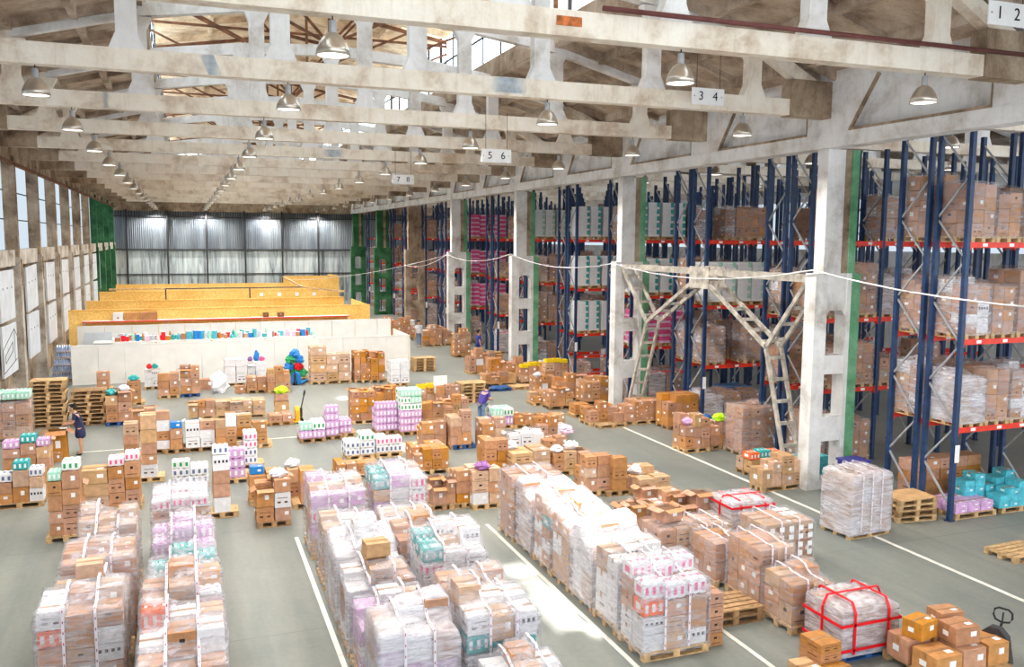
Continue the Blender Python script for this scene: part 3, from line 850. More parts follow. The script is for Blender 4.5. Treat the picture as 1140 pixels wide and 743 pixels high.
# ------------------------------------------------------------------ wrapped pallet loads
def blur(H, n):
    a, b = len(H), len(H[0])
    for _ in range(n):
        H = [[sum(H[min(max(i+di, 0), a-1)][min(max(j+dj, 0), b-1)] for di in (-1, 0, 1) for dj in (-1, 0, 1))/9 for j in range(b)] for i in range(a)]
    return H
def load_parts(w, d, h, style, seed, film='film', bulge=.5, deco=()):
    """returns (cartons [(mesh, loc, scale, rz)], film MB, height function)"""
    r = random.Random(seed)
    nx = max(2, round(w/.4)); ny = max(2, round(d/.4))
    pick = {'brown': ['card']*6 + ['cardp'], 'pale': ['cardp']*3 + ['card', 'cardw'], 'mixed': ['card', 'cardp', 'cardw', 'cardw', 'card'],
            'white': ['cardw']*5 + ['cardp'], 'tan': ['card']*3+['cardo'], 'cyan': ['cyanbox', 'cardw'], 'pinkish': ['cardw', 'lilac', 'cardp']}[style]
    hum = r.random() < .5
    cells = [[h*(1 - r.uniform(0, .2)*bulge - (.24*bulge if (i in (0, nx-1)) and hum else 0) - (.16*bulge if j == 0 else 0)) for j in range(ny)] for i in range(nx)]
    out = []; z0 = .144
    cw, cd = (w-.06)/nx, (d-.06)/ny
    for i in range(nx):
        for j in range(ny):
            z = z0; n = max(2, round((cells[i][j]-z0)/r.uniform(.26, .4))); hh = (cells[i][j]-z0-.03)/n
            for k in range(n):
                mt = r.choice(pick)
                me = r.choice(CM[mt])
                for dc, wh in deco:
                    hit = {'top': k == n-1, 'mid': k == n-2 and j == 0, 'patch': k == n-2 and j == 0 and i == 0, 'corner': k == n-1 and i == 0, 'right': k >= n-2 and j == 0 and i == nx-1}[wh]
                    if hit: me = RP[dc]
                out.append((me, (-w/2+.03+cw*(i+.5), -d/2+.03+cd*(j+.5), z), (cw*.97, cd*.97, hh*.98), r.uniform(-.03, .03)))
                z += hh
    GX, GY = 18, 14
    H = [[0]*(GY+1) for _ in range(GX+1)]
    for a in range(GX+1):
        for b in range(GY+1):
            H[a][b] = cells[min(nx-1, int(a/GX*nx*.999))][min(ny-1, int(b/GY*ny*.999))] + .02
    H0 = H; Hb = blur(H, 3); H = [[max(Hb[a][b], H0[a][b]-.02 if min(a, GX-a, b, GY-b) > 0 else H0[a][b]-.02) + .012 + r.uniform(0, .02) for b in range(GY+1)] for a in range(GX+1)]
    m = MB(); vs = []; fs = []; W2, D2 = w/2+.012, d/2+.012
    per = [(a, 0) for a in range(GX)] + [(GX, b) for b in range(GY)] + [(a, GY) for a in range(GX, 0, -1)] + [(0, b) for b in range(GY, 0, -1)]
    idx = {}
    def pos(a, b, z, k=0.0):
        x = -W2 + 2*W2*a/GX; y = -D2 + 2*D2*b/GY
        return (x*(1-k), y*(1-k), z)
    for a in range(GX+1):
        for b in range(GY+1):
            e = min(a, GX-a, b, GY-b); dz = (.05, .012, 0)[min(e, 2)]
            idx[(a, b)] = len(vs); vs.append(pos(a, b, H[a][b] - dz, (.035, .012, 0)[min(e, 2)]))
    for a in range(GX):
        for b in range(GY): fs.append((idx[(a, b)], idx[(a+1, b)], idx[(a+1, b+1)], idx[(a, b+1)]))
    NZ = 12; prev = [idx[p] for p in per]
    for q in range(1, NZ+1):
        cur = []
        for p in per:
            zt = H[p[0]][p[1]] - .05; z = zt + (.09 - zt)*q/NZ
            x, y, _ = pos(p[0], p[1], z); o = 1 + r.uniform(-.004, .014) + (.012 if q > NZ-2 else 0)
            cur.append(len(vs)); vs.append((x*o, y*o, z))
        L = len(per)
        for i in range(L): fs.append((prev[i], cur[i], cur[(i+1) % L], prev[(i+1) % L]))
        prev = cur
    m.add(vs, fs, film)
    def hf(x, y):
        a = min(GX, max(0, round((x+W2)/(2*W2)*GX))); b = min(GY, max(0, round((y+D2)/(2*D2)*GY)))
        return H[a][b]
    return out, m, hf, W2, D2

def strap(mat, pts, nrm_w, width, name, parent):
    """thin ribbon through pts; nrm_w is the direction across the ribbon"""
    me = bpy.data.meshes.new(name); vs = []; fs = []; uv = []; L = 0; prev = None
    nw = Vector(nrm_w)
    for p in pts:
        p = Vector(p)
        if prev is not None: L += (p-prev).length
        vs += [p - nw*width/2, p + nw*width/2]; uv.append(L); prev = p
    for i in range(len(pts)-1): fs.append((2*i, 2*i+1, 2*i+3, 2*i+2))
    me.from_pydata([tuple(v) for v in vs], [], fs); me.materials.append(M[mat])
    ul = me.uv_layers.new(name='UVMap')
    for pi, p in enumerate(me.polygons):
        for li, (u, k) in zip(p.loop_indices, ((0, 0), (1, 0), (1, 1), (0, 1))): ul.data[li].uv = (u, uv[pi+k])
    so = link(name, me, parent)
    sm = so.modifiers.new('thick', 'SOLIDIFY'); sm.thickness = .004; sm.offset = 1
    return so

def make_load(x, y, w, d, h, style, seed, label, film='film', bulge=.5, straps=2, tape='strap', rz=0.0, palmat='wood', group=None, z=0.0, cat='pallet load', merged=False, wide=.04, deco=(), extra=None):
    t = empty('wrapped_pallet', (x+w/2, y+d/2, z), rz)
    if label: tag(t, label, cat, group)
    link('pallet', pal(w, d, palmat), t, scale=None)
    cs, fm, hf, W2, D2 = load_parts(w, d, h, style, seed, film, bulge, deco)
    if merged:
        m = MB(); mats = []
        for me, lc, sc, rr in cs:
            if abs(lc[1]) < d/2-.42 and False: continue
            base = len(m.v); m.v += [(v.co.x*sc[0]+lc[0], v.co.y*sc[1]+lc[1], v.co.z*sc[2]+lc[2]) for v in me.vertices]
            ks = [m.mi(mm.name_full and [k for k, q in M.items() if q == mm][0]) for mm in me.materials]
            for p in me.polygons: m.f.append(tuple(base+i for i in p.vertices)); m.m.append(ks[p.material_index])
        m.build('carton_stack', t)
    else:
        for me, lc, sc, rr in cs: link('carton', me, t, lc, rr, sc)
    fm.build('stretch_film', t, smooth=True)
    if extra == 'carton': link('top_carton', CM['cardp'][2], t, (0, 0, max(hf(-.18, -.15), hf(.18, .15), hf(0, 0))), .06, (.42, .36, .24))
    if extra == 'open': link('top_carton', CM['card_open'][0], t, (0, 0, max(hf(-.2, -.15), hf(.2, .15), hf(0, 0))), .2, (.5, .42, .26))
    if extra == 'sheet':
        m = MB(); m.box(-.05, .2, -D2-.035, -D2-.028, h*.45, h*.68, 'label'); m.build('paper_sheet', t)
    if straps:
        for k in range(straps):
            xx = (-1 + 2*(k+.5)/straps) * w*.36 if straps > 1 else 0
            P = [(xx, -D2-.012, .16), (xx, -D2-.014, hf(xx, -D2)*.5), (xx, -D2-.012, hf(xx, -D2)-.06)]
            for q in range(0, 15): P.append((xx, -D2*.98+2*D2*.98*q/14, hf(xx, -D2+2*D2*q/14)+.012))
            P += [(xx, D2+.012, hf(xx, D2)-.06), (xx, D2+.012, .16)]
            strap(tape, P, (1, 0, 0), wide, 'strap_tape', t)
    return t
SEED = [100]
def L(x, y, w, d, h, style, label, **k):
    SEED[0] += 1
    return make_load(x, y, w, d, h, style, SEED[0], label, **k)

# the near wrapped rows
# left pair of rows
L(-2.25, 13.85, 1.22, .95, 1.75, 'mixed', 'wrapped load with an orange pack patch, front of the leftmost row', bulge=.4, deco=[('orange', 'patch')])
L(-2.22, 15.0, 1.18, .9, 1.58, 'mixed', 'wrapped load with a lone kraft carton on top, second of the leftmost row', extra='carton', deco=[('mint', 'mid')])
L(-2.2, 16.15, 1.22, 1.1, 1.7, 'brown', 'wrapped brown load, third of the leftmost row')
L(-2.15, 18.1, 1.12, 1.1, 1.78, 'pale', 'humped wrapped load at the far end of the leftmost row', bulge=.9)
L(-.8, 12.0, 1.2, .95, 1.72, 'mixed', 'wrapped load at the bottom edge, front of the second row from left', bulge=.8)
L(-.82, 13.2, 1.25, .88, 1.52, 'pale', 'wrapped load with orange packs on top, second of the second row', bulge=.5, deco=[('orange', 'corner')])
L(-.85, 14.3, 1.28, .95, 1.85, 'brown', 'wrapped load with white paper sheet and pink packs, third of the second row', extra='sheet', deco=[('pink', 'right')])
L(-.8, 15.8, 1.2, 1.0, 1.55, 'mixed', 'wrapped load with teal packs on top, fourth of the second row', bulge=.5, deco=[('teal', 'top')])
L(-.78, 17.35, 1.18, 1.0, 1.72, 'pinkish', 'wrapped load with lilac packs on top, fifth of the second row', deco=[('lilac', 'top'), ('lilac', 'mid')])
L(-.85, 19.6, 1.2, 1.0, 1.7, 'mixed', 'wrapped load with pink packs on top, far end of the second row', deco=[('pink', 'top')])
# middle pair of rows
L(2.42, 11.75, 1.22, 1.0, 1.72, 'mixed', 'whitish wrapped load with lilac packs, front of the middle left row', deco=[('lilac', 'mid')], film='filmw', bulge=.8)
L(2.4, 13.0, 1.2, .95, 1.55, 'pinkish', 'wrapped load of lilac and white cartons, second of the middle left row', bulge=.7)
L(2.38, 14.1, 1.2, 1.0, 1.66, 'mixed', 'wrapped load with kraft carton on top, third of the middle left row', extra='carton', bulge=.5)
L(2.4, 15.45, 1.22, 1.15, 1.85, 'white', 'pale round shouldered wrapped load, fourth of the middle left row', film='filmw', bulge=.7)
L(2.42, 17.1, 1.2, .95, 1.45, 'pale', 'wrapped load of pale cartons, fifth of the middle left row')
L(2.42, 18.9, 1.25, 1.2, 1.72, 'pinkish', 'wrapped load with a pink pack band, far end of the middle left row', deco=[('pink', 'mid')])
L(3.85, 10.75, 1.2, .95, 1.2, 'mixed', 'low wrapped load cut by the bottom edge in the middle right row', bulge=.7)
L(3.8, 11.95, 1.2, 1.0, 1.76, 'white', 'domed wrapped load with teal pack stripe, second of the middle right row', film='film', bulge=.9, deco=[('teal', 'mid')])
L(3.82, 13.1, 1.2, .9, 1.56, 'brown', 'lowish wrapped brown load, third of the middle right row', bulge=.6)
L(3.85, 14.7, 1.25, 1.1, 1.78, 'white', 'wrapped load with pink pack band and teal top, middle right row', film='film', deco=[('pink', 'mid'), ('teal', 'corner')], bulge=.7)
L(3.75, 16.2, 1.2, 1.0, 1.62, 'brown', 'clear film wrapped brown load behind the pink banded load', bulge=.5, film='filmc')
L(3.75, 17.6, 1.2, .9, 1.25, 'pale', 'low wrapped load in the gap of the middle right row', bulge=.4)
L(3.9, 19.4, 1.3, 1.1, 1.78, 'pinkish', 'square wrapped load with teal corner pack, far end of the middle right row', deco=[('teal', 'corner'), ('pink', 'right')], bulge=.25)
# right row of seven
L(7.02, 12.28, 1.3, .9, 1.6, 'mixed', 'wrapped load with orange and pink packs, front of the right row', film='film', deco=[('pink', 'top'), ('orange', 'patch')], bulge=.5)
L(7.05, 13.3, 1.2, .95, 1.66, 'white', 'sloping wrapped load, second of the right row', bulge=.8, film='film')
L(7.05, 14.35, 1.25, .95, 1.7, 'white', 'thickly wrapped round load, third of the right row', film='filmw', bulge=.8)
L(7.05, 15.4, 1.2, .9, 1.72, 'pale', 'wrapped load of pale cartons, fourth of the right row', bulge=.4)
L(7.05, 16.4, 1.25, .95, 1.7, 'mixed', 'wrapped load with teal pack band, fifth of the right row', deco=[('teal', 'mid')], bulge=.6)
L(7.05, 17.45, 1.25, .9, 1.66, 'mixed', 'whitish wrapped mixed load, sixth of the right row', film='filmw', bulge=.6)
L(7.0, 18.45, 1.3, .95, 1.62, 'brown', 'square topped wrapped load, far end of the right row', bulge=.2)
# brown loads between the right row and the floor line
L(10.15, 11.1, 1.2, .9, 1.0, 'brown', 'film wrapped load with red straps on a blue pallet at the bottom', palmat='bluewood', straps=0, bulge=.15, film='filmw')
RS1 = (10.15, 11.1, 1.2, .9, 1.0)
L(10.05, 12.25, .98, .9, 1.25, 'brown', 'film wrapped kraft load directly behind the bottom red strapped load', film='filmc', bulge=.5, wide=.04)
L(10.1, 13.3, .85, 1.1, 1.4, 'brown', 'tall film wrapped kraft load behind the pallet corner at the white line', film='filmc', bulge=.25, wide=.04)
L(9.95, 14.55, .82, .95, 1.15, 'tan', 'film wrapped kraft load standing left of the tall kraft load', film='filmc', bulge=.4, wide=.04)
L(11.5, 15.0, 1.3, 1.0, 1.05, 'pale', 'square load whose cartons all bear white labels, right group', film='filmc', bulge=.1)
L(12.0, 16.9, 1.15, .95, .9, 'pale', 'red strapped square load at the back of the right group', film='filmw', bulge=.05, straps=0)
L(9.3, 15.65, .85, .9, 1.0, 'brown', 'film wrapped kraft load with an open carton on top behind the right row', film='filmc', bulge=.1, straps=0, extra='open')
L(10.3, 15.95, 1.1, .9, .85, 'brown', 'low clear wrapped load behind the tall kraft load', film='filmc', bulge=.2)
L(14.6, 15.95, 1.3, .95, 1.62, 'pale', 'tall white wrapped load standing alone beside the empty pallets', film='filmw', bulge=.08, straps=3, rz=.06)
# wrapped loads elsewhere
L(-6.5, 33.6, 1.3, .9, 1.4, 'brown', 'wrapped brown load under mint packs by the left wall', film='filmc', bulge=.1, straps=0)
L(17.0, 23.6, 1.3, 1.0, 1.75, 'brown', 'clear wrapped brown load between steel brace and folded bag pile', film='filmc', bulge=.4, straps=0)

def red_straps(x, y, w, d, h, label_root, zs=(.22, .66)):
    """red tape over a wrapped load: belts round it and two bands over the top"""
    t = label_root; W, D = w/2+.04, d/2+.04
    for z in zs:
        m = MB(); z *= h
        for a, b in (((-W, -D), (W, -D)), ((W, -D), (W, D)), ((W, D), (-W, D)), ((-W, D), (-W, -D))):
            m.bar((a[0], a[1], z), (b[0], b[1], z), .012, .05, 'redtape')
        m.build('red_strap', t)
    for xx in (-.3*w, .3*w):
        m = MB(); P = [(xx, -D, .14), (xx, -D, h*.86), (xx, -D*.8, h+.03), (xx, D*.8, h+.03), (xx, D, h*.86), (xx, D, .14)]
        for a, b in zip(P, P[1:]): m.bar(a, b, .05, .012, 'redtape', (1, 0, 0) if False else (0, 0, 1))
        m.build('red_strap', t)
    m = MB(); P = [(-W, 0, .14), (-W, 0, h*.86), (-W*.85, 0, h+.04), (W*.85, 0, h+.04), (W, 0, h*.86), (W, 0, .14)]
    for a, b in zip(P, P[1:]): m.bar(a, b, .05, .012, 'redtape')
    m.build('red_strap', t)
for o in list(bpy.data.objects):
    lb = o.get('label')
    if lb and lb.startswith('film wrapped load with red straps'): red_straps(*RS1, o)
    if lb and lb.startswith('red strapped square'): red_straps(12.0, 16.9, 1.15, .95, .9, o, (.15, .85))
    if lb and lb.startswith('square load whose cartons'):
        for i in range(5):
            for j in range(4):
                m = MB(); m.box(-.54+.25*i, -.42+.25*i, -.535, -.525, .25+.19*j, .36+.19*j, 'label'); m.build('paper_label', o)

# ------------------------------------------------------------------ loose carton stacks
TABLE = [
    (-4.82, 25.2, 1.14, 0.9, 1.15, 'mixblue', 'near left edge pile with bottles'),
    (-4.98, 27.35, 1.19, 0.8, 1.4, 'mixtop', 'left edge pile of big cartons'),
    (-3.14, 22.02, 0.69, 0.9, 1.82, 'greentop', 'narrow mint topped pile'),
    (-2.67, 24.05, 0.65, 0.7, 1.13, 'bigbrown', 'wide carton pile beside mint topped pile'),
    (-2.02, 24.04, 0.75, 0.9, 1.45, 'pinktop', 'pink topped pile behind left rows'),
    (-2.0, 29.53, 0.44, 0.6, 1.19, 'brown', 'small pile behind pink topped pile'),
    (-1.36, 26.7, 0.43, 0.6, 1.98, 'brown', 'narrow tower right of pink pile'),
    (-1.04, 30.19, 0.41, 0.8, 1.41, 'brown', 'pile left of blue box'),
    (-0.63, 30.05, 0.39, 0.8, 0.99, 'bluetop', 'tower with single blue box'),
    (-0.16, 30.05, 0.93, 0.8, 1.03, 'mono_lowwhite', 'pile with white bottom cartons'),
    (0.77, 29.91, 0.68, 0.8, 1.22, 'brown', 'tower right of white bottom cartons'),
    (1.97, 29.92, 0.47, 0.8, 0.9, 'brown', 'last pile of left area row'),
    (1.53, 31.32, 0.51, 0.8, 0.9, 'brown', 'pile behind the white can packs'),
    (-0.52, 25.55, 0.97, 0.8, 0.85, 'pk_green', 'low pallet behind second wrapped row'),
    (0.49, 22.6, 0.41, 0.6, 1.79, 'whitecol', 'narrow tower with white ends'),
    (0.93, 25.79, 0.54, 0.9, 1.01, 'pk_pink', 'lilac block in left area'),
    (1.52, 27.28, 0.4, 0.7, 1.13, 'pk_white', 'pink and white column, left area'),
    (1.45, 21.45, 0.83, 0.8, 1.18, 'brown', 'lone pallet in open aisle'),
    (1.41, 23.4, 0.79, 0.6, 1.03, 'bluebox', 'pile behind the lone aisle pallet'),
    (2.39, 23.39, 0.35, 0.6, 1.06, 'whitetop', 'white topped pile by middle rows'),
    (2.66, 22.7, 0.39, 0.6, 1.02, 'brown', 'narrow pile touching middle rows'),
    (3.54, 30.14, 0.89, 0.8, 0.73, 'pk_gp', 'first tissue pallet'),
    (4.46, 30.33, 0.47, 0.8, 1.22, 'pk_pink', 'second tissue pallet'),
    (4.98, 30.6, 0.45, 0.8, 0.88, 'pk_gp', 'third tissue pallet'),
    (4.63, 27.27, 0.95, 0.8, 0.82, 'pk_green', 'front green tissue pallet'),
    (5.62, 27.31, 0.86, 0.8, 0.66, 'pk_white', 'front white tissue pallet'),
    (6.29, 30.54, 0.8, 0.8, 1.19, 'pk_pink', 'sunlit lilac tower'),
    (7.09, 30.12, 0.8, 0.8, 1.68, 'pk_gp', 'tall tissue tower on navy pallet'),
    (5.8, 32.64, 0.9, 0.9, 1.26, 'orange', 'sunlit orange pile before partition'),
    (7.21, 34.74, 0.97, 0.8, 0.97, 'orange', 'orange pile behind lilac tower'),
    (7.3, 27.89, 0.85, 0.8, 0.93, 'brown', 'pile right of tall tissue tower'),
    (8.39, 32.05, 1.27, 0.9, 0.78, 'brown', 'long pile behind tissue towers'),
    (8.22, 27.6, 0.74, 0.8, 1.3, 'brown', 'middle pile left of violet worker'),
    (8.46, 27.56, 0.45, 0.5, 0.62, 'teal', 'small pile with teal cloth'),
    (4.0, 25.01, 1.17, 0.9, 0.49, 'orange', 'low pile behind middle wrapped rows'),
    (6.28, 24.86, 1.07, 1.2, 0.78, 'orange', 'flat sunlit pile in middle'),
    (5.88, 21.37, 0.63, 0.8, 0.77, 'openb', 'pile with open tray carton'),
    (6.51, 21.34, 0.42, 0.7, 1.02, 'brown', 'slim pile beside open tray'),
    (6.87, 21.07, 0.8, 0.8, 1.09, 'brown', 'pile under the purple bag'),
    (8.22, 24.03, 0.75, 0.8, 1.1, 'orange', 'pile under the white balloon bag'),
    (9.22, 27.23, 0.84, 0.8, 1.06, 'brown', 'pile in front of striped block'),
    (10.59, 30.02, 0.82, 0.8, 0.79, 'pk_gp', 'green striped block by violet worker'),
    (11.41, 29.92, 0.76, 0.8, 0.52, 'brown', 'low pile right of striped block'),
    (11.09, 26.2, 0.82, 0.8, 0.49, 'brown', 'pile under the palest lilac bag'),
    (11.52, 27.81, 1.05, 0.8, 0.85, 'brown', 'pile behind the palest lilac bag'),
    (10.0, 26.63, 1.24, 0.8, 0.62, 'whitelow', 'white low pile in the middle'),
    (8.89, 23.5, 1.24, 0.9, 0.82, 'bigbrown', 'big pale pile behind right row'),
    (10.2, 23.38, 1.13, 0.8, 0.89, 'whitetop', 'white topped pile right of middle'),
    (10.2, 21.19, 0.81, 0.8, 1.13, 'brown', 'tall open floor pile'),
    (10.93, 20.99, 0.45, 0.8, 1.08, 'brown', 'slim open floor pile'),
    (11.44, 21.11, 0.87, 0.8, 0.73, 'brown', 'open floor pile under white bag'),
    (11.56, 20.59, 0.97, 0.8, 0.54, 'flat', 'flat pile at open floor group'),
    (9.92, 18.07, 1.08, 0.9, 0.68, 'openb', 'open flap pile behind right row'),
    (13.74, 33.8, 0.75, 0.8, 0.62, 'brown', 'first pile of the rack line'),
    (14.07, 32.81, 1.07, 0.8, 0.92, 'brown', 'second pile of the rack line'),
    (14.4, 31.02, 0.63, 0.6, 0.55, 'orange', 'orange pile of the rack line'),
    (14.24, 29.38, 1.23, 0.9, 0.91, 'brown', 'wide pile below concrete column'),
    (15.18, 29.12, 0.89, 0.6, 0.77, 'brown', 'carton pair on pale front pallet'),
    (16.03, 29.11, 1.23, 0.9, 0.89, 'mono', 'dense block at the brace foot'),
    (13.35, 39.07, 1.62, 0.8, 0.7, 'brown', 'far pile of rack line'),
    (15.21, 39.07, 1.24, 0.8, 1.07, 'yellowtop', 'left yellow bin pile, rack line'),
    (15.94, 37.75, 1.18, 0.8, 1.39, 'yellowtop', 'right yellow bin pile, rack line'),
    (14.77, 36.13, 1.07, 0.8, 1.08, 'whitetop', 'white topped pile, rack line'),
    (15.24, 34.54, 1.22, 0.9, 1.21, 'brown', 'back pile of the rack line'),
    (15.91, 33.38, 1.52, 0.9, 1.18, 'brown', 'back pile near concrete column'),
    (16.74, 27.84, 1.33, 0.9, 1.31, 'orange', 'orange pile left of rack post'),
    (18.98, 29.19, 1.26, 0.9, 1.1, 'orange', 'orange pile inside the rack'),
    (19.58, 28.29, 1.05, 0.8, 1.43, 'bluecrate', 'blue pile inside the rack'),
    (15.44, 24.54, 0.98, 0.8, 1.29, 'brown', 'pile under folded lilac bag'),
    (16.57, 24.72, 0.76, 0.7, 0.94, 'brown', 'pile under the lime bag'),
    (15.76, 21.33, 1.18, 0.8, 0.7, 'paletop', 'nappy pack pile by big column'),
    (15.09, 19.91, 1.53, 0.6, 1.0, 'palebrown', 'pale pile leaning at big column'),
    (11.26, 44.63, 1.19, 0.8, 0.73, 'pal', 'pale stack at the partition end'),
    (11.01, 35.31, 1.1, 0.8, 0.91, 'pal', 'stack behind the violet worker'),
    (5.54, 42.33, 0.78, 0.9, 1.85, 'bigpale', 'pale left tower at white partition'),
    (6.31, 42.29, 1.18, 0.9, 1.46, 'bigpale', 'pale right towers at white partition'),
    (7.65, 42.19, 0.8, 0.9, 1.52, 'orange', 'left orange tower at white partition'),
    (8.41, 41.96, 0.71, 0.9, 1.48, 'orange', 'right orange tower at white partition'),
    (9.09, 40.59, 0.92, 0.8, 1.23, 'whiteb', 'white pile at partition end'),
    (9.17, 35.75, 0.84, 0.7, 0.86, 'yellowtop', 'yellow bin pile in the middle'),
    (9.89, 35.06, 0.96, 0.8, 1.09, 'whitesheet', 'pile under upright white sheet'),
    (15.53, 55.24, 1.06, 0.8, 1.14, 'brown', 'left far aisle pile'),
    (14.95, 49.42, 1.02, 0.8, 1.74, 'brown', 'right far aisle pile'),
    (14.55, 55.01, 1.23, 0.9, 1.43, 'brown', 'far pile beside white shirted person'),
    (13.07, 63.37, 1.49, 0.9, 1.34, 'brown', 'left pile in far corner'),
    (13.68, 59.55, 1.42, 0.9, 1.65, 'brown', 'right pile in far corner'),
    (14.38, 43.56, 1.53, 0.9, 1.07, 'brown', 'far pile below third column'),
    (13.46, 63.31, 1.08, 0.9, 0.4, 'brown', 'tiny far pile by board wall'),
    (-4.89, 45.79, 0.67, 0.7, 1.13, 'colortop', 'toy topped pile by water bottles'),
    (-3.95, 43.42, 0.53, 0.7, 0.92, 'brown', 'lone pile at partition left end'),
    (-2.95, 35.28, 0.89, 0.9, 1.44, 'navy', 'navy pallet pile with detergents'),
    (-2.43, 39.27, 0.52, 0.7, 1.22, 'tealtop', 'teal topped pile, left area'),
    (-1.95, 33.67, 0.76, 0.7, 0.89, 'brown', 'small pile right of navy pallet'),
    (-1.28, 40.57, 0.88, 0.8, 1.12, 'brown', 'brown pile before partition, left'),
    (-1.93, 43.22, 0.7, 0.7, 0.93, 'whitelow', 'white pile with toys, left'),
    (-0.36, 40.73, 0.83, 0.8, 1.37, 'bluepal', 'blue pallet pile before partition'),
    (2.47, 40.74, 0.87, 0.8, 0.75, 'brown', 'small pile before white cartons'),
    (2.75, 44.36, 0.9, 0.8, 0.9, 'whitelow', 'white pile with purple toys'),
    (1.6, 43.05, 1.02, 0.8, 1.3, 'whitebig', 'black printed white pile at partition'),
    (3.35, 40.41, 1.04, 0.8, 1.25, 'brown', 'pile left of colourful bag heap'),
    (1.47, 35.1, 1.35, 0.8, 0.72, 'flat', 'low pile behind yellow truck'),
    (2.8, 33.33, 0.86, 0.8, 0.41, 'brownpal', 'load on the yellow truck'),
    (-0.05, 35.31, 0.99, 0.8, 0.78, 'brown', 'back row pile, left half'),
    (0.94, 35.3, 1.18, 0.8, 0.72, 'flat', 'back row pile, right half'),
    (12.72, 59.86, 1.35, 0.9, 1.33, 'brown', 'third pile in far corner'),
    (15.15, 55.88, 1.0, 0.9, 1.33, 'brown', 'tall far pile between two people'),
    (13.8, 42.84, 1.09, 0.9, 1.38, 'brown', 'first pile across from partition end'),
    (14.36, 41.16, 0.82, 0.8, 1.02, 'orange', 'orange pile across from partition end'),
    (15.0, 40.28, 1.26, 0.9, 1.23, 'brown', 'broad far pile near fourth rack'),
    (16.27, 39.93, 0.83, 0.8, 1.01, 'brown', 'slim far pile near fourth rack'),
    (11.89, 28.45, 0.96, 0.8, 0.8, 'brown', 'pile before the low bare pallet'),
    (9.65, 33.13, 0.98, 0.7, 0.81, 'brown', 'pile below the upright white sheet'),
    (7.53, 28.4, 0.61, 0.7, 0.76, 'brown', 'small pile left of teal cloth'),
    (1.1, 36.08, 0.62, 0.7, 0.58, 'brown', 'back row pile, middle'),
    (7.51, 31.74, 0.8, 0.8, 0.66, 'orange', 'orange pile behind navy pallet tower'),
    (11.14, 17.81, 0.93, 0.8, 0.87, 'openb', 'small pile behind red strapped square'),
    (10.54, 18.3, 0.9, 0.8, 0.88, 'brown', 'low pile left of red square'),
]
def rnd_split(total, lo, hi, r):
    n = max(1, round(total/((lo+hi)/2))); ws = [r.uniform(.8, 1.2) for _ in range(n)]; s = sum(ws)
    return [total*a/s for a in ws]
LAY = ['bottom', 'second', 'third', 'fourth', 'fifth', 'sixth', 'seventh']
COLN = {1: ['middle'], 2: ['left', 'right'], 3: ['left', 'middle', 'right'], 4: ['left', 'second', 'third', 'right']}
def bag(x, y, z, w, d, h, mats, label, seed, name='plastic_bag', cat='bag', group=None):
    r = random.Random(seed); m = MB(); n = 14; rows = 7
    vs = []; fs = []
    for i in range(rows+1):
        f = i/rows; rr = math.sin(PI*min(.97, .16+.8*f))**.6
        for k in range(n):
            a = 2*PI*k/n; q = rr*(1+r.uniform(-.2, .2)+.12*math.sin(3*a+seed+i*.8))
            vs.append((math.cos(a)*w/2*q, math.sin(a)*d/2*q, h*f*(1+r.uniform(-.12, .12)) if i else 0))
    for i in range(rows):
        for k in range(n): fs.append((i*n+k, i*n+(k+1) % n, (i+1)*n+(k+1) % n, (i+1)*n+k))
    fs.append(tuple(range(n-1, -1, -1))); fs.append(tuple(rows*n+k for k in range(n)))
    m.add(vs, fs, mats)
    tag(m.build(name, None, (x, y, z), smooth=False), label, cat, group)

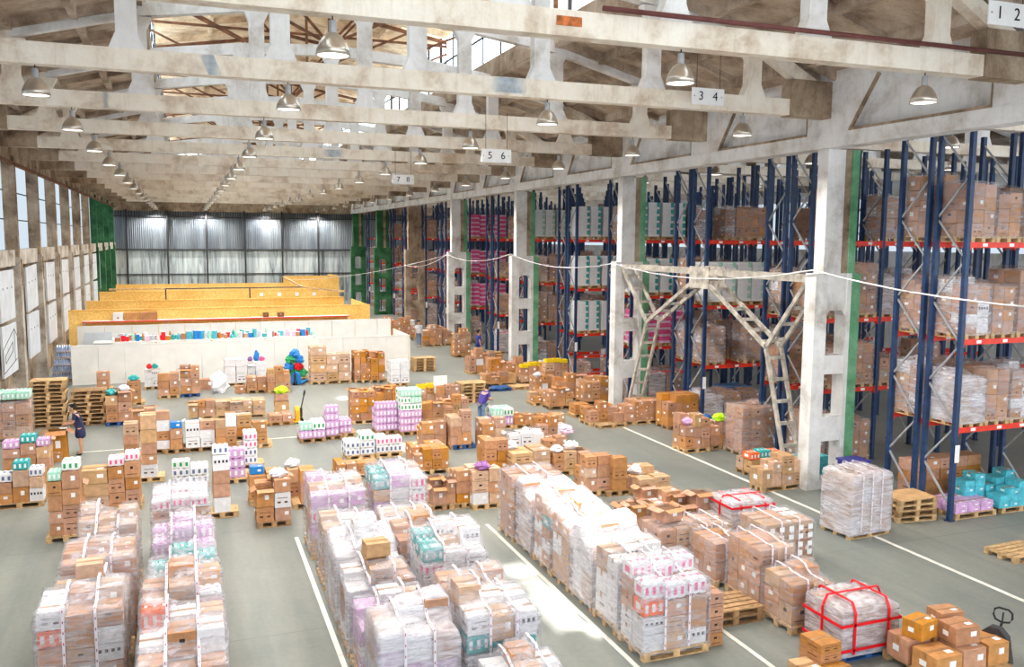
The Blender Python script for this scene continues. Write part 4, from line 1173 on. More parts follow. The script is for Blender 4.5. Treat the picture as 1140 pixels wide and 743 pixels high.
def stack(x0, y0, w, d, h, kind, where, seed):
    r = random.Random(seed)
    if kind == 'pal':
        n = max(1, round(h/.15)); mt = 'wood'
        for i in range(n):
            o = link('wooden_pallet', pal(1.2, .8, 'wood'), None, (x0+w/2+r.uniform(-.03, .03), y0+.4+r.uniform(-.03, .03), i*.146), r.uniform(-.03, .03), None)
            tag(o, 'empty wooden pallet, %s of the %s' % (('bottom one' if i == 0 else 'topmost' if i == n-1 else '%s from floor' % ORD[i]), where), 'pallet', 'stacked empty pallets')
        return
    pm = 'bluewood' if kind in ('navy', 'bluepal', 'teal') else r.choice(('wood', 'wood', 'wooddark'))
    W = max(w, .78)
    o = link('wooden_pallet', pal(round(W, 1), round(d, 1), pm), None, (x0+w/2, y0+d/2-.01, 0), 0, None)
    tag(o, '%s pallet under the %s' % ('blue' if pm == 'bluewood' else 'wooden', where), 'pallet', 'pallets under the loose stacks')
    base = {'orange': 'cardo', 'openb': 'card', 'bigpale': 'cardp', 'palebrown': 'cardp', 'bigbrown': 'cardp', 'whiteb': 'cardw', 'whitebig': 'cardw', 'whitelow': 'cardw', 'flat': 'cardp', 'bluecrate': 'skyblue', 'mono_lowwhite': 'card', 'paletop': 'cardp'}.get(kind, 'card')
    lo, hi = {'bigpale': (.55, .65), 'bigbrown': (.5, .7), 'mono': (.18, .22), 'flat': (.4, .6), 'whitebig': (.4, .6), 'orange': (.25, .35), 'bluecrate': (.35, .45)}.get(kind, (.3, .46))
    z0 = .146; top = h
    if kind.startswith('pk_'):
        pat = {'pk_gp': ('lilac', 'green'), 'pk_pink': ('lilac', 'lilac'), 'pk_green': ('white', 'green'), 'pk_white': ('white', 'pink')}[kind]
        nx = max(1, round(w/.42)); ny = 2; nz = max(2, round((h-z0)/.26)); hh = (h-z0)/nz
        for i in range(nx):
            for j in range(ny):
                for k in range(nz):
                    c = pat[0] if k < nz*.5 else pat[1]
                    if k == nz-1 and r.random() < .25: continue
                    if kind == 'pk_gp' and k >= nz*.5 and r.random() < .4: c = 'mint'
                    loose(RP[c], (x0+w/nx*(i+.5), y0+d/ny*(j+.5), z0+hh*k), (w/nx*.97, d/ny*.97, hh*.98), r.uniform(-.03, .03),
                          '%s %s %s, %s layer, %s' % ('front' if j == 0 else 'rear', COLN[nx][i] if nx < 5 else ORD[i], RPN[c], 'top' if k == nz-1 else LAY[min(k, 6)], where),
                          'tissue pack', 'tissue_pack', 'tissue packs on pallets', 1.0 if (j == 0 or k == nz-1) else .25)
        return
    deco = kind in ('greentop', 'pinktop', 'bluetop', 'whitetop', 'teal', 'yellowtop', 'whitesheet', 'colortop', 'navy', 'tealtop', 'mixblue', 'paletop', 'bluebox', 'whitecol', 'mixtop')
    if deco: top = h - .16
    widths = rnd_split(w, lo, hi, r); depths = rnd_split(d, .36, .5, r) if kind not in ('bigpale', 'bigbrown') else [d]
    nx, ny = len(widths), len(depths)
    x = x0
    for i, cw in enumerate(widths):
        y = y0
        for j, cd in enumerate(depths):
            tt = top*(1 - (r.uniform(0, .38) if kind in ('brown', 'openb', 'greentop', 'mixblue', 'palebrown', 'bigbrown') and nx > 1 else r.uniform(0, .12)))
            if kind in ('bigpale', 'mono', 'whitebig', 'orange', 'bluecrate'): tt = top*(1-r.choice((0, 0, 0, .2)))
            if i == nx//2 and j == 0: tt = top
            tt = max(tt, z0+.25)
            hs = rnd_split(tt-z0, *{'mono': (.14, .18), 'bigpale': (.38, .5), 'flat': (.16, .26), 'orange': (.26, .34), 'bluecrate': (.16, .22)}.get(kind, (.24, .44)), r)
            z = z0
            for k, ch in enumerate(hs):
                mt = base
                if kind in ('brown', 'mixblue', 'mixtop', 'greentop', 'pinktop', 'whitetop', 'navy', 'yellowtop', 'whitesheet') : mt = r.choice(['card']*7 + ['cardp']*2 + ['cardo', 'cardw'])
                if kind == 'mono_lowwhite' and k < 2: mt = 'cardw'
                if kind == 'whitecol' and (k == 0 or k == len(hs)-1): mt = 'cardw'
                last = k == len(hs)-1
                me = r.choice(CM[mt]); op = False
                if last and mt+'_open' in CM and (kind == 'openb' or r.random() < .1): me = CM[mt+'_open'][0]; op = True
                col = COLN[nx][i] if nx < 5 else ORD[i]
                loose(me, (x+cw/2, y+cd/2, z), (cw*.965, cd*.965, ch*.985), r.uniform(-.05, .05),
                      '%s %s %s%s carton, %s layer, %s' % ('front' if j == 0 else 'rear', col, 'open ' if op else '', MN[mt], 'top' if last else LAY[min(k, 6)], where), hid=1.0 if (j == 0 or last) else .2)
                z += ch
            if deco and j == 0:
                zz = z + .004; cx, cy = x+cw/2, y+cd/2
                D = {'greentop': ('mint', 'green'), 'pinktop': ('pink', 'pink'), 'mixblue': ('white', 'teal'), 'paletop': ('orange', 'teal'), 'whitecol': ('white', 'white'), 'mixtop': ('lilac', 'teal')}.get(kind)
                if D:
                    loose(RP[D[i % 2]], (cx, y0+d*.35, zz), (cw*.95, d*.6, .22), 0, '%s %s topping the %s' % (COLN[nx][i] if nx < 5 else ORD[i], RPN[D[i % 2]], where), 'tissue pack', 'tissue_pack', 'tissue packs on cartons')
                elif kind in ('bluetop', 'bluebox') and i == 0:
                    loose(CM['skyblue'][0], (x0+w/2, cy, zz) if kind == 'bluetop' else (cx, cy, zz), (.36, .3, .2), 0, 'bright blue box on top of the %s' % where)
                elif kind == 'yellowtop':
                    loose(YT, (cx, cy, zz), (min(.36, cw), .34, .16), 0, 'yellow bin, %s one on the %s' % (COLN[nx][i] if nx < 5 else ORD[i], where), 'bin', 'storage_bin', 'yellow bins')
                elif kind in ('whitetop', 'teal', 'tealtop', 'navy', 'colortop', 'bluebox') and i <= (2 if kind in ('navy', 'colortop') else 0):
                    cm = {'whitetop': 'whiteb', 'teal': 'teal', 'tealtop': 'teal', 'navy': ('teal', 'whiteb', 'skyblue')[i % 3], 'colortop': ('redtape', 'skyblue', 'yellow')[i % 3], 'bluebox': 'whiteb'}[kind]
                    cn = {'whiteb': 'white', 'teal': 'teal', 'skyblue': 'bright blue', 'redtape': 'red', 'yellow': 'yellow'}[cm]
                    bag(cx, cy, zz, min(.4, cw*1.1), .34, .22, cm, '%s plastic bag lying on the %s' % (cn, where), seed+i, group=None)
                elif kind == 'whitesheet' and i == 0:
                    m = MB(); m.box(-.3, .3, -.01, .01, 0, .42, 'label'); tag(m.build('white_board', None, (cx, cy, zz)), 'white sheet standing upright on the cartons in the middle', 'board')
            y += cd
        x += cw
_m = MB(); _m.box(-.5, .5, -.5, -.45, 0, 1, 'yellow'); _m.box(-.5, .5, .45, .5, 0, 1, 'yellow'); _m.box(-.5, -.45, -.45, .45, 0, 1, 'yellow'); _m.box(.45, .5, -.45, .45, 0, 1, 'yellow'); _m.box(-.45, .45, -.45, .45, 0, .3, 'yellow'); _m.box(-.55, .55, -.55, -.5, .86, 1, 'yellow')
YT = _m.mesh('bin')
for n_, row in enumerate(TABLE):
    stack(*row, 500+n_*7)

# single items scattered round the stacks
def carton(x, y, z, w, d, h, mt, label, rz=0.0, kind=0, op=False):
    me = CM[mt+'_open'][0] if op else CM[mt][kind]
    tag(link('cardboard_box', me, None, (x, y, z), rz, (w, d, h)), label, 'box')
carton(11.25, 10.15, .15, .55, .5, .36, 'card', 'kraft carton with white labels, bottom front left of the corner pallet', kind=0)
carton(11.85, 10.20, .15, .5, .5, .36, 'card', 'kraft carton with address label, bottom front middle of the corner pallet', kind=5)
carton(12.4, 10.22, .15, .46, .5, .36, 'card', 'kraft carton at the bottom right of the corner pallet by the jack handle', kind=0)
carton(11.2, 10.70, .15, .5, .45, .4, 'cardo', 'kraft carton in the rear left of the corner pallet', kind=5)
carton(11.8, 10.72, .15, .5, .45, .4, 'card', 'kraft carton in the rear middle of the corner pallet', kind=2)
carton(11.3, 10.58, .56, .44, .36, .3, 'cardo', 'orange brown carton on top left of the corner pallet', .2, 0)
carton(11.85, 10.30, .52, .5, .4, .3, 'cardo', 'orange brown carton on top middle of the corner pallet', -.05, 5)
carton(12.05, 10.76, .56, .46, .36, .28, 'card', 'kraft carton on top rear of the corner pallet', -.1, 0)
tag(link('wooden_pallet', pal(1.6, 1.2), None, (11.8, 10.45, 0), 0), 'wooden pallet under the cartons in the bottom right corner', 'pallet')
for i in range(4):
    carton(9.62, 11.0, .002+.15*i, .42, .5, .147, 'cardo', 'flat kraft carton with printed lines, %s of the little stack by the red straps' % ('lowest', 'second', 'third', 'topmost')[i], .05, 1)
carton(9.2, 10.8, .002, .36, .5, .3, 'cardp', 'pale carton left of the little flat stack at the bottom edge', 0, 0)
carton(9.63, 10.55, .002, .42, .36, .3, 'cardo', 'orange brown carton in front of the little flat stack at the bottom edge', 0, 4)
for i in range(4):
    carton(8.52, 12.62, .3+.2*i if False else .002+.24*i, .3, .5, .236, 'card', 'kraft carton stacked against the front wrapped load, %s of four' % ('lowest', 'second', 'third', 'topmost')[i], 0, 4)
for i in range(2):
    tag(link('wooden_pallet', pal(1.2, .8, 'wooddark'), None, (9.36, 13.35, i*.146), .0), 'worn empty pallet between the wrapped rows, %s of two' % ('lower', 'upper')[i], 'pallet')
for i in range(4):
    tag(link('wooden_pallet', pal(1.2, .8, 'wood' if i != 1 else 'wooddark'), None, (17.3, 16.85, i*.146), -.1+.03*i), 'empty pallet beside the lone white wrapped load, %s' % ('bottom one', 'second up', 'third up', 'topmost')[i], 'pallet')
m = MB(); m.box(-.6, .6, -.42, .42, 0, .012, 'cardp'); tag(m.build('cover_board', None, (17.3, 16.85, .588), -.02), 'plain board covering the pallets beside the rack upright', 'board')
tag(link('wooden_pallet', pal(1.2, .8), None, (17.6, 13.85, 0), .05), 'single empty pallet on the open floor at the right edge', 'pallet')
for i in range(12):
    tag(link('wooden_pallet', pal(1.2, .8, 'wood' if i % 3 else 'wooddark'), None, (-4.95+.03*(i % 3), 36.1, i*.147), .02*(i % 2)), 'empty pallet in the left tall stack by the wall, %s from floor' % ORD[i], 'pallet', 'tall pallet stacks')
for i in range(9):
    tag(link('wooden_pallet', pal(1.2, .8, 'wood' if i % 2 else 'wooddark'), None, (-3.6+.03*(i % 3), 36.1, i*.146), .04*(i % 3-1)), 'empty pallet in the right tall stack by the wall, %s from floor' % ORD[i], 'pallet', 'tall pallet stacks')
for i, (x, y, mt) in enumerate(((13.6, 38.7, 'bluewood'), (14.9, 38.75, 'wood'), (16.2, 39.0, 'wood'), (1.2, 21.95, 'wooddark'), (12.0, 30.2, 'wood'), (15.0, 29.6, 'wood'))):
    if i == 3 or i == 4: continue
    tag(link('wooden_pallet', pal(1.2, .8, mt), None, (x, y-.6 if i < 3 else y-.35, 0), 0), ('teal blue' if mt == 'bluewood' else 'pale') + ' low empty pallet, %s in the line by the racks' % ORD[i], 'pallet')
# packs on the wrapped load by the left wall
for i in range(3):
    for j in range(3):
        loose(RP['mint' if (i+j) % 3 else 'pink'], (-6.25+.42*i, 33.8+.3*j, 1.46), (.4, .28, .26), 0, '%s %s %s above the wrapped load by the left wall' % (['front', 'middle', 'rear'][j], ['left', 'centre', 'right'][i], RPN['mint' if (i+j) % 3 else 'pink']), 'tissue pack', 'tissue_pack', 'packs on the left wall load')
# packs and bags heaped on the second near-left pallet
for i, (c, dx) in enumerate((('white', 0), ('teal', .3), ('pink', .6), ('lilac', .9), ('pink', 1.2))):
    pass

# water bottles wrapped, blue
t = empty('water_bottle_pallet', (-5.6, 47.0, 0)); tag(t, 'tall heap of blue water bottle packs beside the left end of the partition', 'bottle packs')
r = random.Random(3)
for lv, (n, z) in enumerate(((4, .15), (4, .5), (4, .85), (3, 1.2), (2, 1.5))):
    for i in range(n):
        m = MB()
        for a in range(3):
            for b in range(3):
                m.lathe([(0, 0), (.05, 0), (.052, .2), (.02, .27), (0, .27)], 'water', 7, (a*.105, b*.105, 0)); m.lathe([(.022, .26), (.022, .3), (0, .3)], 'skyblue' if lv % 2 else 'whitef', 6, (a*.105, b*.105, 0))
        m.build('bottle_pack', t, (-.6+.3*i+lv*.07, -.1+r.uniform(-.05, .05), z))
m = MB(); m.box(-.65, .65, -.25, .4, 0, .145, 'wooddark'); m.build('pallet_base', t)
for z, x0_, x1_ in ((.5, -.6, .62), (.85, -.55, .68), (1.2, -.45, .62), (1.5, -.35, .4)):
    m = MB(); m.box(x0_, x1_, -.18, .34, z-.03, z-.005, 'cardp'); m.build('layer_board', t)

# heap of green and blue bags, white sack, toys
for i, (dx, dz, c, cn) in enumerate(((0, 0, 'greenp', 'green'), (.45, 0, 'greenp', 'dark green'), (.85, 0, 'greenp', 'leaf green'), (.2, .36, 'skyblue', 'blue'), (.65, .36, 'redtape', 'red'), (.3, .7, 'greenp', 'upper green'), (.7, .7, 'skyblue', 'bright blue'), (.5, 1.0, 'skyblue', 'topmost blue'))):
    bag(4.5+dx, 44.0, .15+dz, .5, .45, .4, c, '%s bag in the colourful heap by the white partition' % cn, 40+i)
tag(link('wooden_pallet', pal(1.2, .8), None, (5.0, 44.0, 0), 0), 'wooden pallet under the colourful heap of bags', 'pallet')
bag(1.3, 41.4, 0, .8, .6, .95, 'whiteb', 'large white sack standing in front of the white partition', 50, 'white_sack', 'sack')
carton(.85, 42.6, 0, .9, .5, .5, 'card', 'brown carton lying behind the large white sack')
carton(2.2, 41.2, 0, .45, .4, .32, 'cardo', 'small orange brown carton right of the large white sack')
for i, (x, y, z, c, cn) in enumerate(((2.9, 44.6, 1.02, 'purple', 'purple'), (3.2, 44.6, 1.02, 'skyblue', 'blue'), (3.45, 44.6, 1.02, 'pink', 'pink'), (-1.7, 43.5, 1.02, 'redtape', 'red'), (-1.45, 43.5, 1.02, 'teal', 'teal'))):
    bag(x, y, z-.06, .26, .2, .22 if i != 1 else .5, c, '%s toy bag on white cartons before the partition, %s' % (cn, 'left' if x < 0 else 'right'), 60+i)
for i, (x, y, z, w, c, lb) in enumerate(((7.2, 21.28, 1.0, .4, 'purple', 'purple printed bag on cartons near the right wrapped row'),
      (9.1, 24.2, 0.95, .4, 'whiteb', 'round white balloon bag on the orange cartons'), (12.0, 26.5, .52, .5, 'palepink', 'lilac and white pack on the middle right group'),
      (10.9, 23.7, .92, .45, 'whiteb', 'crumpled white bag right of the large pale cartons'), (11.9, 21.4, .78, .5, 'whiteb', 'white plastic bag on the open floor group'),
      (2.0, 21.75, 1.2, .4, 'whiteb', 'white upright bag on the lone aisle pallet'), (15.75, 24.9, 1.31, .45, 'lilac', 'folded lilac bag on the carton pile by the line'),
      (15.6, 24.75, 1.16+.3, .0, 'teal', ''), (17.05, 24.95, .96, .45, 'lime', 'lime green bag on the low cartons by the white line'),
      (3.45, 35.3, .9, .5, 'lime', 'lime vest lying on a carton by the yellow truck'), (-3.2, 31.8, 0, 0, 'x', ''),
      (19.4, 49.2, 0.1, .0, 'x', ''), (18.2, 27.6, .3, .5, 'skyblue', 'blue bag on the cartons at the brace foot'), (17.7, 27.7, .3, .45, 'cardo', 'orange bag on the cartons at the brace foot'))):
    if w:
        tops = [q[2][2]+q[3][2] for q in LOOSE if abs(q[2][0]-x) < q[3][0]/2 and abs(q[2][1]-y) < q[3][1]/2]
        if tops: z = max(tops) + .004
    if w: bag(x, y, z, w, w*.85, w*.55, c, lb, 70+i)
carton(18.0, 27.9, 0, 1.2, .6, .3, 'card', 'low carton under the bags at the brace foot')
carton(3.45, 35.3, .62, .5, .45, .28, 'card', 'kraft carton carrying the lime vest', 0, 2); carton(3.45, 35.3, 0, .55, .5, .61, 'cardp', 'tall pale carton below the one carrying the lime vest')
# open box held by the worker
carton(-4.0, 30.6, 0, .6, .5, .85, 'cardo', 'tall orange brown open carton in front of the stooping worker', 0, 0, True)
carton(-3.95, 30.15, 0, .26, .24, .3, 'card', 'small kraft carton at the foot of the tall open carton')

# blue bin beside the near column
t = empty('waste_bin', (17.3, 18.8, 0)); tag(t, 'dark blue wheeled bin standing at the large column', 'bin')
m = MB(); m.prism([(-.26, .08), (.26, .08), (.32, 1.0), (-.32, 1.0)], 'y', -.28, .28, 'bluebin'); m.build('bin_body', t)
m = MB(); m.box(-.35, .35, -.32, .32, 1.0, 1.06, 'bluebin'); m.build('lid', t)
for s in (-1, 1):
    m = MB(); m.tube([(s*.3, .2, .08), (s*.36, .2, .08)], .08, 'black', 12); m.build('wheel', t)
m = MB(); m.box(-.1, .12, -.3, -.285, .5, .85, 'label'); m.build('sticker', t)

def pallet_jack(x, y, rz, mat, label, dz=0.0):
    t = empty('pallet_jack', (x, y, 0), rz); tag(t, label, 'pallet truck')
    for s in (-1, 1):
        m = MB(); m.box(s*.2-.08, s*.2+.08, -1.25, 0, .05, .1, mat); m.build('fork', t)
        m = MB(); m.tube([(s*.2-.04, -1.1, .04), (s*.2+.04, -1.1, .04)], .04, 'black', 10); m.build('wheel', t)
    m = MB(); m.prism([(-.28, .05), (.28, .05), (.2, .5), (.08, .62), (-.08, .62), (-.2, .5)], 'y', 0, .16, mat); m.build('body', t)
    m = MB(); m.tube([(0, .22, .2), (0, .22, .55)], .06, 'darksteel', 10); m.build('pump', t)
    for s in (-1, 1):
        m = MB(); m.tube([(s*.06-.03, .22, .09), (s*.06+.03, .22, .09)], .09, 'black', 14); m.build('wheel', t)
    m = MB(); m.tube([(0, .22, .5), (0, .34, 1.0+dz)], .022, 'black', 8); m.build('handle_bar', t)
    P = [(0, .34, 1.0), (-.11, .345, 1.03), (-.15, .36, 1.1), (-.14, .375, 1.19), (-.08, .385, 1.23), (.08, .385, 1.23), (.14, .375, 1.19), (.15, .36, 1.1), (.11, .345, 1.03), (0, .34, 1.0)]
    P = [(a_, b_, c_+dz) for a_, b_, c_ in P]
    m = MB(); m.tube(P, .018, 'black', 8); m.tube([(0, .34, 1.0+dz), (0, .372, 1.17+dz)], .014, 'black', 6); m.build('handle_loop', t)
pallet_jack(3.8, 33.75, -PI/2, 'yeltruck', 'yellow hand pallet truck under the brown cartons')
pallet_jack(4.9, 42.6, PI*.86, 'skyblue', 'blue hand pallet truck in front of the bag heap')
pallet_jack(12.6, 10.25, -PI/2+.35, 'darksteel', 'pallet truck with black loop handle in the bottom right corner', -.38)

# ------------------------------------------------------------------ pallet racks
LEV = (2.35, 4.6, 7.03)
BAY, RD, PER, Y0R, X0R = 2.8, 1.05, 5.72, 16.16, 18.1
fm = MB(); fm.box(-.06, .06, 0, .11, 0, 10.0, 'blue'); fm.box(-.06, .06, RD-.11, RD, 0, 10.0, 'blue'); fm.box(-.09, .09, -.03, .14, 0, .02, 'navy'); fm.box(-.09, .09, RD-.14, RD+.03, 0, .02, 'navy')
frame_me = fm.mesh('upright_frame')
bm_ = MB(); z = .35; up = True
while z < 9.0:
    z1 = z+1.05
    bm_.bar((0, .05 if up else RD-.05, z), (0, RD-.05 if up else .05, z1), .045, .04, 'galv'); z = z1; up = not up
brace_me = bm_.mesh('frame_bracing')
bb = MB(); bb.box(.06, BAY-.06, -.025, .025, -.07, .07, 'red'); bb.box(.06, .09, -.05, .05, -.14, .1, 'red'); bb.box(BAY-.09, BAY-.06, -.05, .05, -.14, .1, 'red')
for q in (.5, 1.4, 2.2): bb.box(q, q+.16, -.03, -.025, -.04, .04, 'label')
beam_me = bb.mesh('rack_beam')
tagm = MB(); tagm.box(-.07, .07, -.06, -.045, 1.55, 2.0, 'label'); tag_me = tagm.mesh('location_card')
def rack(k, back):
    y = Y0R + PER*k + (1.22 if back else 0)
    t = empty('pallet_rack', (X0R, y, 0))
    tag(t, 'blue and red pallet rack, %s row from the camera, %s of its pair' % (ORD[k], 'rear one' if back else 'front one'), 'rack', 'pallet racks in the right hall')
    nb = 5 if k < 6 else 4
    for i in range(nb+1):
        f = link('upright_frame', frame_me, t, (i*BAY, 0, 0)); link('bracing', brace_me, f)
        if i == 0 and not back: link('location_card', tag_me, f)
    for i in range(nb):
        for z in LEV:
            for yy in (.055, RD-.055): link('rack_beam', beam_me, t, (i*BAY, yy, z))
        if k in (3, 4, 6) and i == 0:
            for z in (.35, 1.25): link('rack_beam', beam_me, t, (0, .055, z))
    return t
for k in range(14):
    rack(k, False)
    if k < 12: rack(k, True)

# goods in the racks
def bigbag_mesh(c1, c2, mode):
    m = MB(); r = random.Random(4)
    for i in range(2):
        x = -.58 + .6*i
        for k in range(15):
            z = .146 + k*.098; o = r.uniform(-.012, .012)
            if mode == 'edge':
                m.box(x+o, x+.4+o, -.49, .48, z, z+.09, c1); m.box(x+.4+o, x+.55+o, -.48, .48, z, z+.09, c2 if k % 3 else c1)
            else: m.box(x+o, x+.55+o, -.49, .48, z, z+.09, c2 if (k+i) % 3 else c1)
    return m.mesh('sack_stack')
RV = []
for i, (st, h, fl, bl) in enumerate((('brown', 1.55, 'filmc', .2), ('brown', 1.75, 'filmc', .5), ('tan', 1.35, 'filmc', .3), ('pale', 1.65, 'film', .3), ('brown', 1.1, 'filmc', .4), ('mixed', 1.6, 'film', .5), ('brown', 1.85, 'filmc', .1), ('pale', 1.45, 'filmw', .6))):
    t = make_load(0, 0, .82, 1.0, h, st, 900+i, None, film=fl, bulge=bl, straps=0, merged=True)
    RV.append(t)
SV = {}
for nm, c1, c2, md in (('teal', 'whitef', 'teal', 'edge'), ('pink', 'palepink', 'pink', 'band'), ('mint', 'whitef', 'mint', 'edge')):
    t = empty('sack_pallet'); link('pallet', pal(1.2, 1.0), t); link('sack_stack', bigbag_mesh(c1, c2, md), t); SV[nm] = t
VD = ['evenly stacked kraft load', 'tall ragged kraft load', 'short tan carton load', 'hazy wrapped pale load', 'low kraft load', 'mixed colour wrapped load', 'tall tight kraft load', 'white bulging wrapped load']
used = set(); rr = random.Random(11)
SACK = {(2, 2): 'mint', (3, 2): 'teal', (3, 3): 'teal', (4, 1): 'teal', (4, 2): 'teal', (4, 3): 'teal', (7, 1): 'pink', (7, 2): 'pink', (7, 3): 'pink', (8, 2): 'pink', (3, 1): 'pink', (5, 3): 'mint'}
SN = {'teal': 'white sacks with teal edges', 'pink': 'pink printed sacks', 'mint': 'white sacks with mint edges'}
def first_or_copy(proto):
    if proto.name in used: return copy_tree(proto)
    used.add(proto.name); return proto
for k in range(14):
    for back in (False, True):
        if back and k > 3: continue
        y = Y0R + PER*k + (1.22 if back else 0)
        bays = 2 if (not back and 1 <= k <= 6) else 1
        for b in range(bays):
            for lv in range(4):
                z = 0 if lv == 0 else LEV[lv-1] + .072
                if lv == 0 and k == 0 and not back: continue
                if lv == 0 and (back or b): continue
                side = 'rear' if back else 'front'
                lvn = ('floor level', 'first shelf', 'second shelf', 'third shelf')[lv]
                if (k, lv) in SACK and not back and b == 0:
                    for j in range(2):
                        t = first_or_copy(SV[SACK[(k, lv)]]); t.location = (X0R+.72+1.3*j, y+.52, z)
                        tag(t, '%s, %s, %s rack row %s, %s from the aisle' % (SN[SACK[(k, lv)]], lvn, side, ORD[k], ORD[j]), 'sack load', 'sack loads in the racks')
                    continue
                for j in range(3):
                    if rr.random() < (.12 if lv < 3 else (.55 if k < 3 or b else .3)) and k > 0: continue
                    vi = rr.randrange(8)
                    if k == 0 and not back: vi = {1: (7, 0, 5), 2: (5, 1, 6), 3: (0, 2, 1)}[lv][j]
                    t = first_or_copy(RV[vi]); t.location = (X0R+.5+.88*j + BAY*b, y+.52, z); t.rotation_euler = (0, 0, rr.uniform(-.04, .04))
                    tag(t, '%s, %s, %s rack %s, bay %s slot %s' % (VD[vi], lvn, side, ORD[k], ('one', 'two')[b], ('one', 'two', 'three')[j]), 'pallet load', 'wrapped loads in the racks')
for v in RV + list(SV.values()):
    if v.name not in used:
        for c in KIDS.get(v.name, []): bpy.data.objects.remove(c)
        bpy.data.objects.remove(v)
# floor of the nearest rack: lilac and cyan cartons
r = random.Random(21)
for i in range(3):
    for j in range(2):
        for k in range(2):
            loose(CM['lilac'][0], (18.52+.44*i, 16.45+.45*j, .146+.13*k), (.42, .43, .125), 0, '%s lilac flat carton, column %s, %s layer, at the nearest rack upright' % (('front', 'rear')[j], ('one', 'two', 'three')[i], ('lower', 'upper')[k]), group='lilac cartons under the nearest rack')
for i in range(5):
    for j in range(2):
        for k in range(2 + (i+j) % 3 + j):
            loose(CM['cyanbox'][k % 2], (19.98+.34*i if j == 0 else 19.3+.36*i, 16.42+.5*j, .146+.165*k), (.33, .44, .16), r.uniform(-.06, .06), '%s cyan carton, column %s, layer %s, in the nearest rack' % (('front', 'rear')[j], ('one', 'two', 'three', 'four', 'five')[i], ('one', 'two', 'three', 'four', 'five', 'six')[k]), group='cyan cartons under the nearest rack')
tag(link('wooden_pallet', pal(1.4, 1.0), None, (19.0, 16.7, 0)), 'pallet under the lilac cartons at the rack upright', 'pallet'); tag(link('wooden_pallet', pal(1.4, 1.0), None, (20.6, 16.7, 0)), 'pallet under the cyan cartons at the rack', 'pallet')
for i in range(5):
    for j in range(4):
        loose(CM['card' if j % 2 else 'cardo'][(i+j) % 4], (18.5+.5*i, 17.9, .002+.3*j), (.48, .5, .295), 0, '%s kraft carton in the rear nearest rack, layer %s' % (ORD[i], ('one', 'two', 'three', 'four')[j]), group='kraft cartons in the rear nearest rack')
for i in range(3):
    for j in range(3):
        loose(CM['cyanbox'][1], (17.9+.0+.5*i if False else 16.9+.46*i, 20.9, .002+.22*j), (.45, .6, .215), 0, 'pale blue carton behind the large column, column %s layer %s' % (('one', 'two', 'three')[i], ('one', 'two', 'three')[j]), group='pale blue cartons behind the large column')

# the 300 loose cartons and 300 packs that show largest stay single, the rest is one mass each
for nm, lim in (('cardboard_box', 272), ('tissue_pack', 290), ('storage_bin', 99)):
    items = sorted([q for q in LOOSE if q[7] == nm], key=lambda q: -q[0])
    for sc_, me, lc, s, rz, lb, cat, name, grp in items[:lim]:
        tag(link(name, me, None, lc, rz, s), lb, cat, grp)
    rest = items[lim:]
    print(nm, len(items), 'rest', len(rest))
    if rest:
        m = MB(); inv = {q.name: k for k, q in M.items()}
        for sc_, me, lc, s, rz, lb, cat, name, grp in rest:
            base = len(m.v); ca, sa = math.cos(rz), math.sin(rz)
            for v in me.vertices:
                a, b = v.co.x*s[0], v.co.y*s[1]; m.v.append((a*ca-b*sa+lc[0], a*sa+b*ca+lc[1], v.co.z*s[2]+lc[2]))
            ks = [m.mi(inv[mm.name]) for mm in me.materials]
            for p in me.polygons: m.f.append(tuple(base+i for i in p.vertices)); m.m.append(ks[p.material_index])
        tag(m.build('carton_mass'), 'remaining small cartons in the inner and distant parts of the carton stacks', 'boxes', kind='stuff')

# ------------------------------------------------------------------ people
def skin_obj(name, V, E, mat, parent, sub=2):
    me = bpy.data.meshes.new(name); me.from_pydata([v[:3] for v in V], E, []); me.materials.append(mat if not isinstance(mat, str) else M[mat])
    o = link(name, me, parent)
    o.modifiers.new('skin', 'SKIN'); 
    for i, v in enumerate(V):
        sv = me.skin_vertices[0].data[i]; rr_ = v[3]; sv.radius = rr_ if isinstance(rr_, tuple) else (rr_, rr_)
    me.skin_vertices[0].data[0].use_root = True
    s = o.modifiers.new('sub', 'SUBSURF'); s.levels = sub; s.render_levels = sub
    return o
M['skin'] = mat_plain('skin', (206, 156, 128), 0.6, namt=0.03)
M['hairdark'] = mat_plain('dark_hair', (40, 30, 28), 0.7)
M['navycloth'] = mat_plain('navy_cloth', (48, 50, 84), 0.8)
M['whitecloth'] = mat_plain('white_cloth', (222, 220, 226), 0.8)
M['jeans'] = mat_plain('blue_jeans', (112, 136, 170), 0.8)
M['royal'] = mat_plain('royal_blue_cloth', (48, 60, 150), 0.8)
M['violet'] = mat_plain('violet_cloth', (78, 66, 150), 0.8)
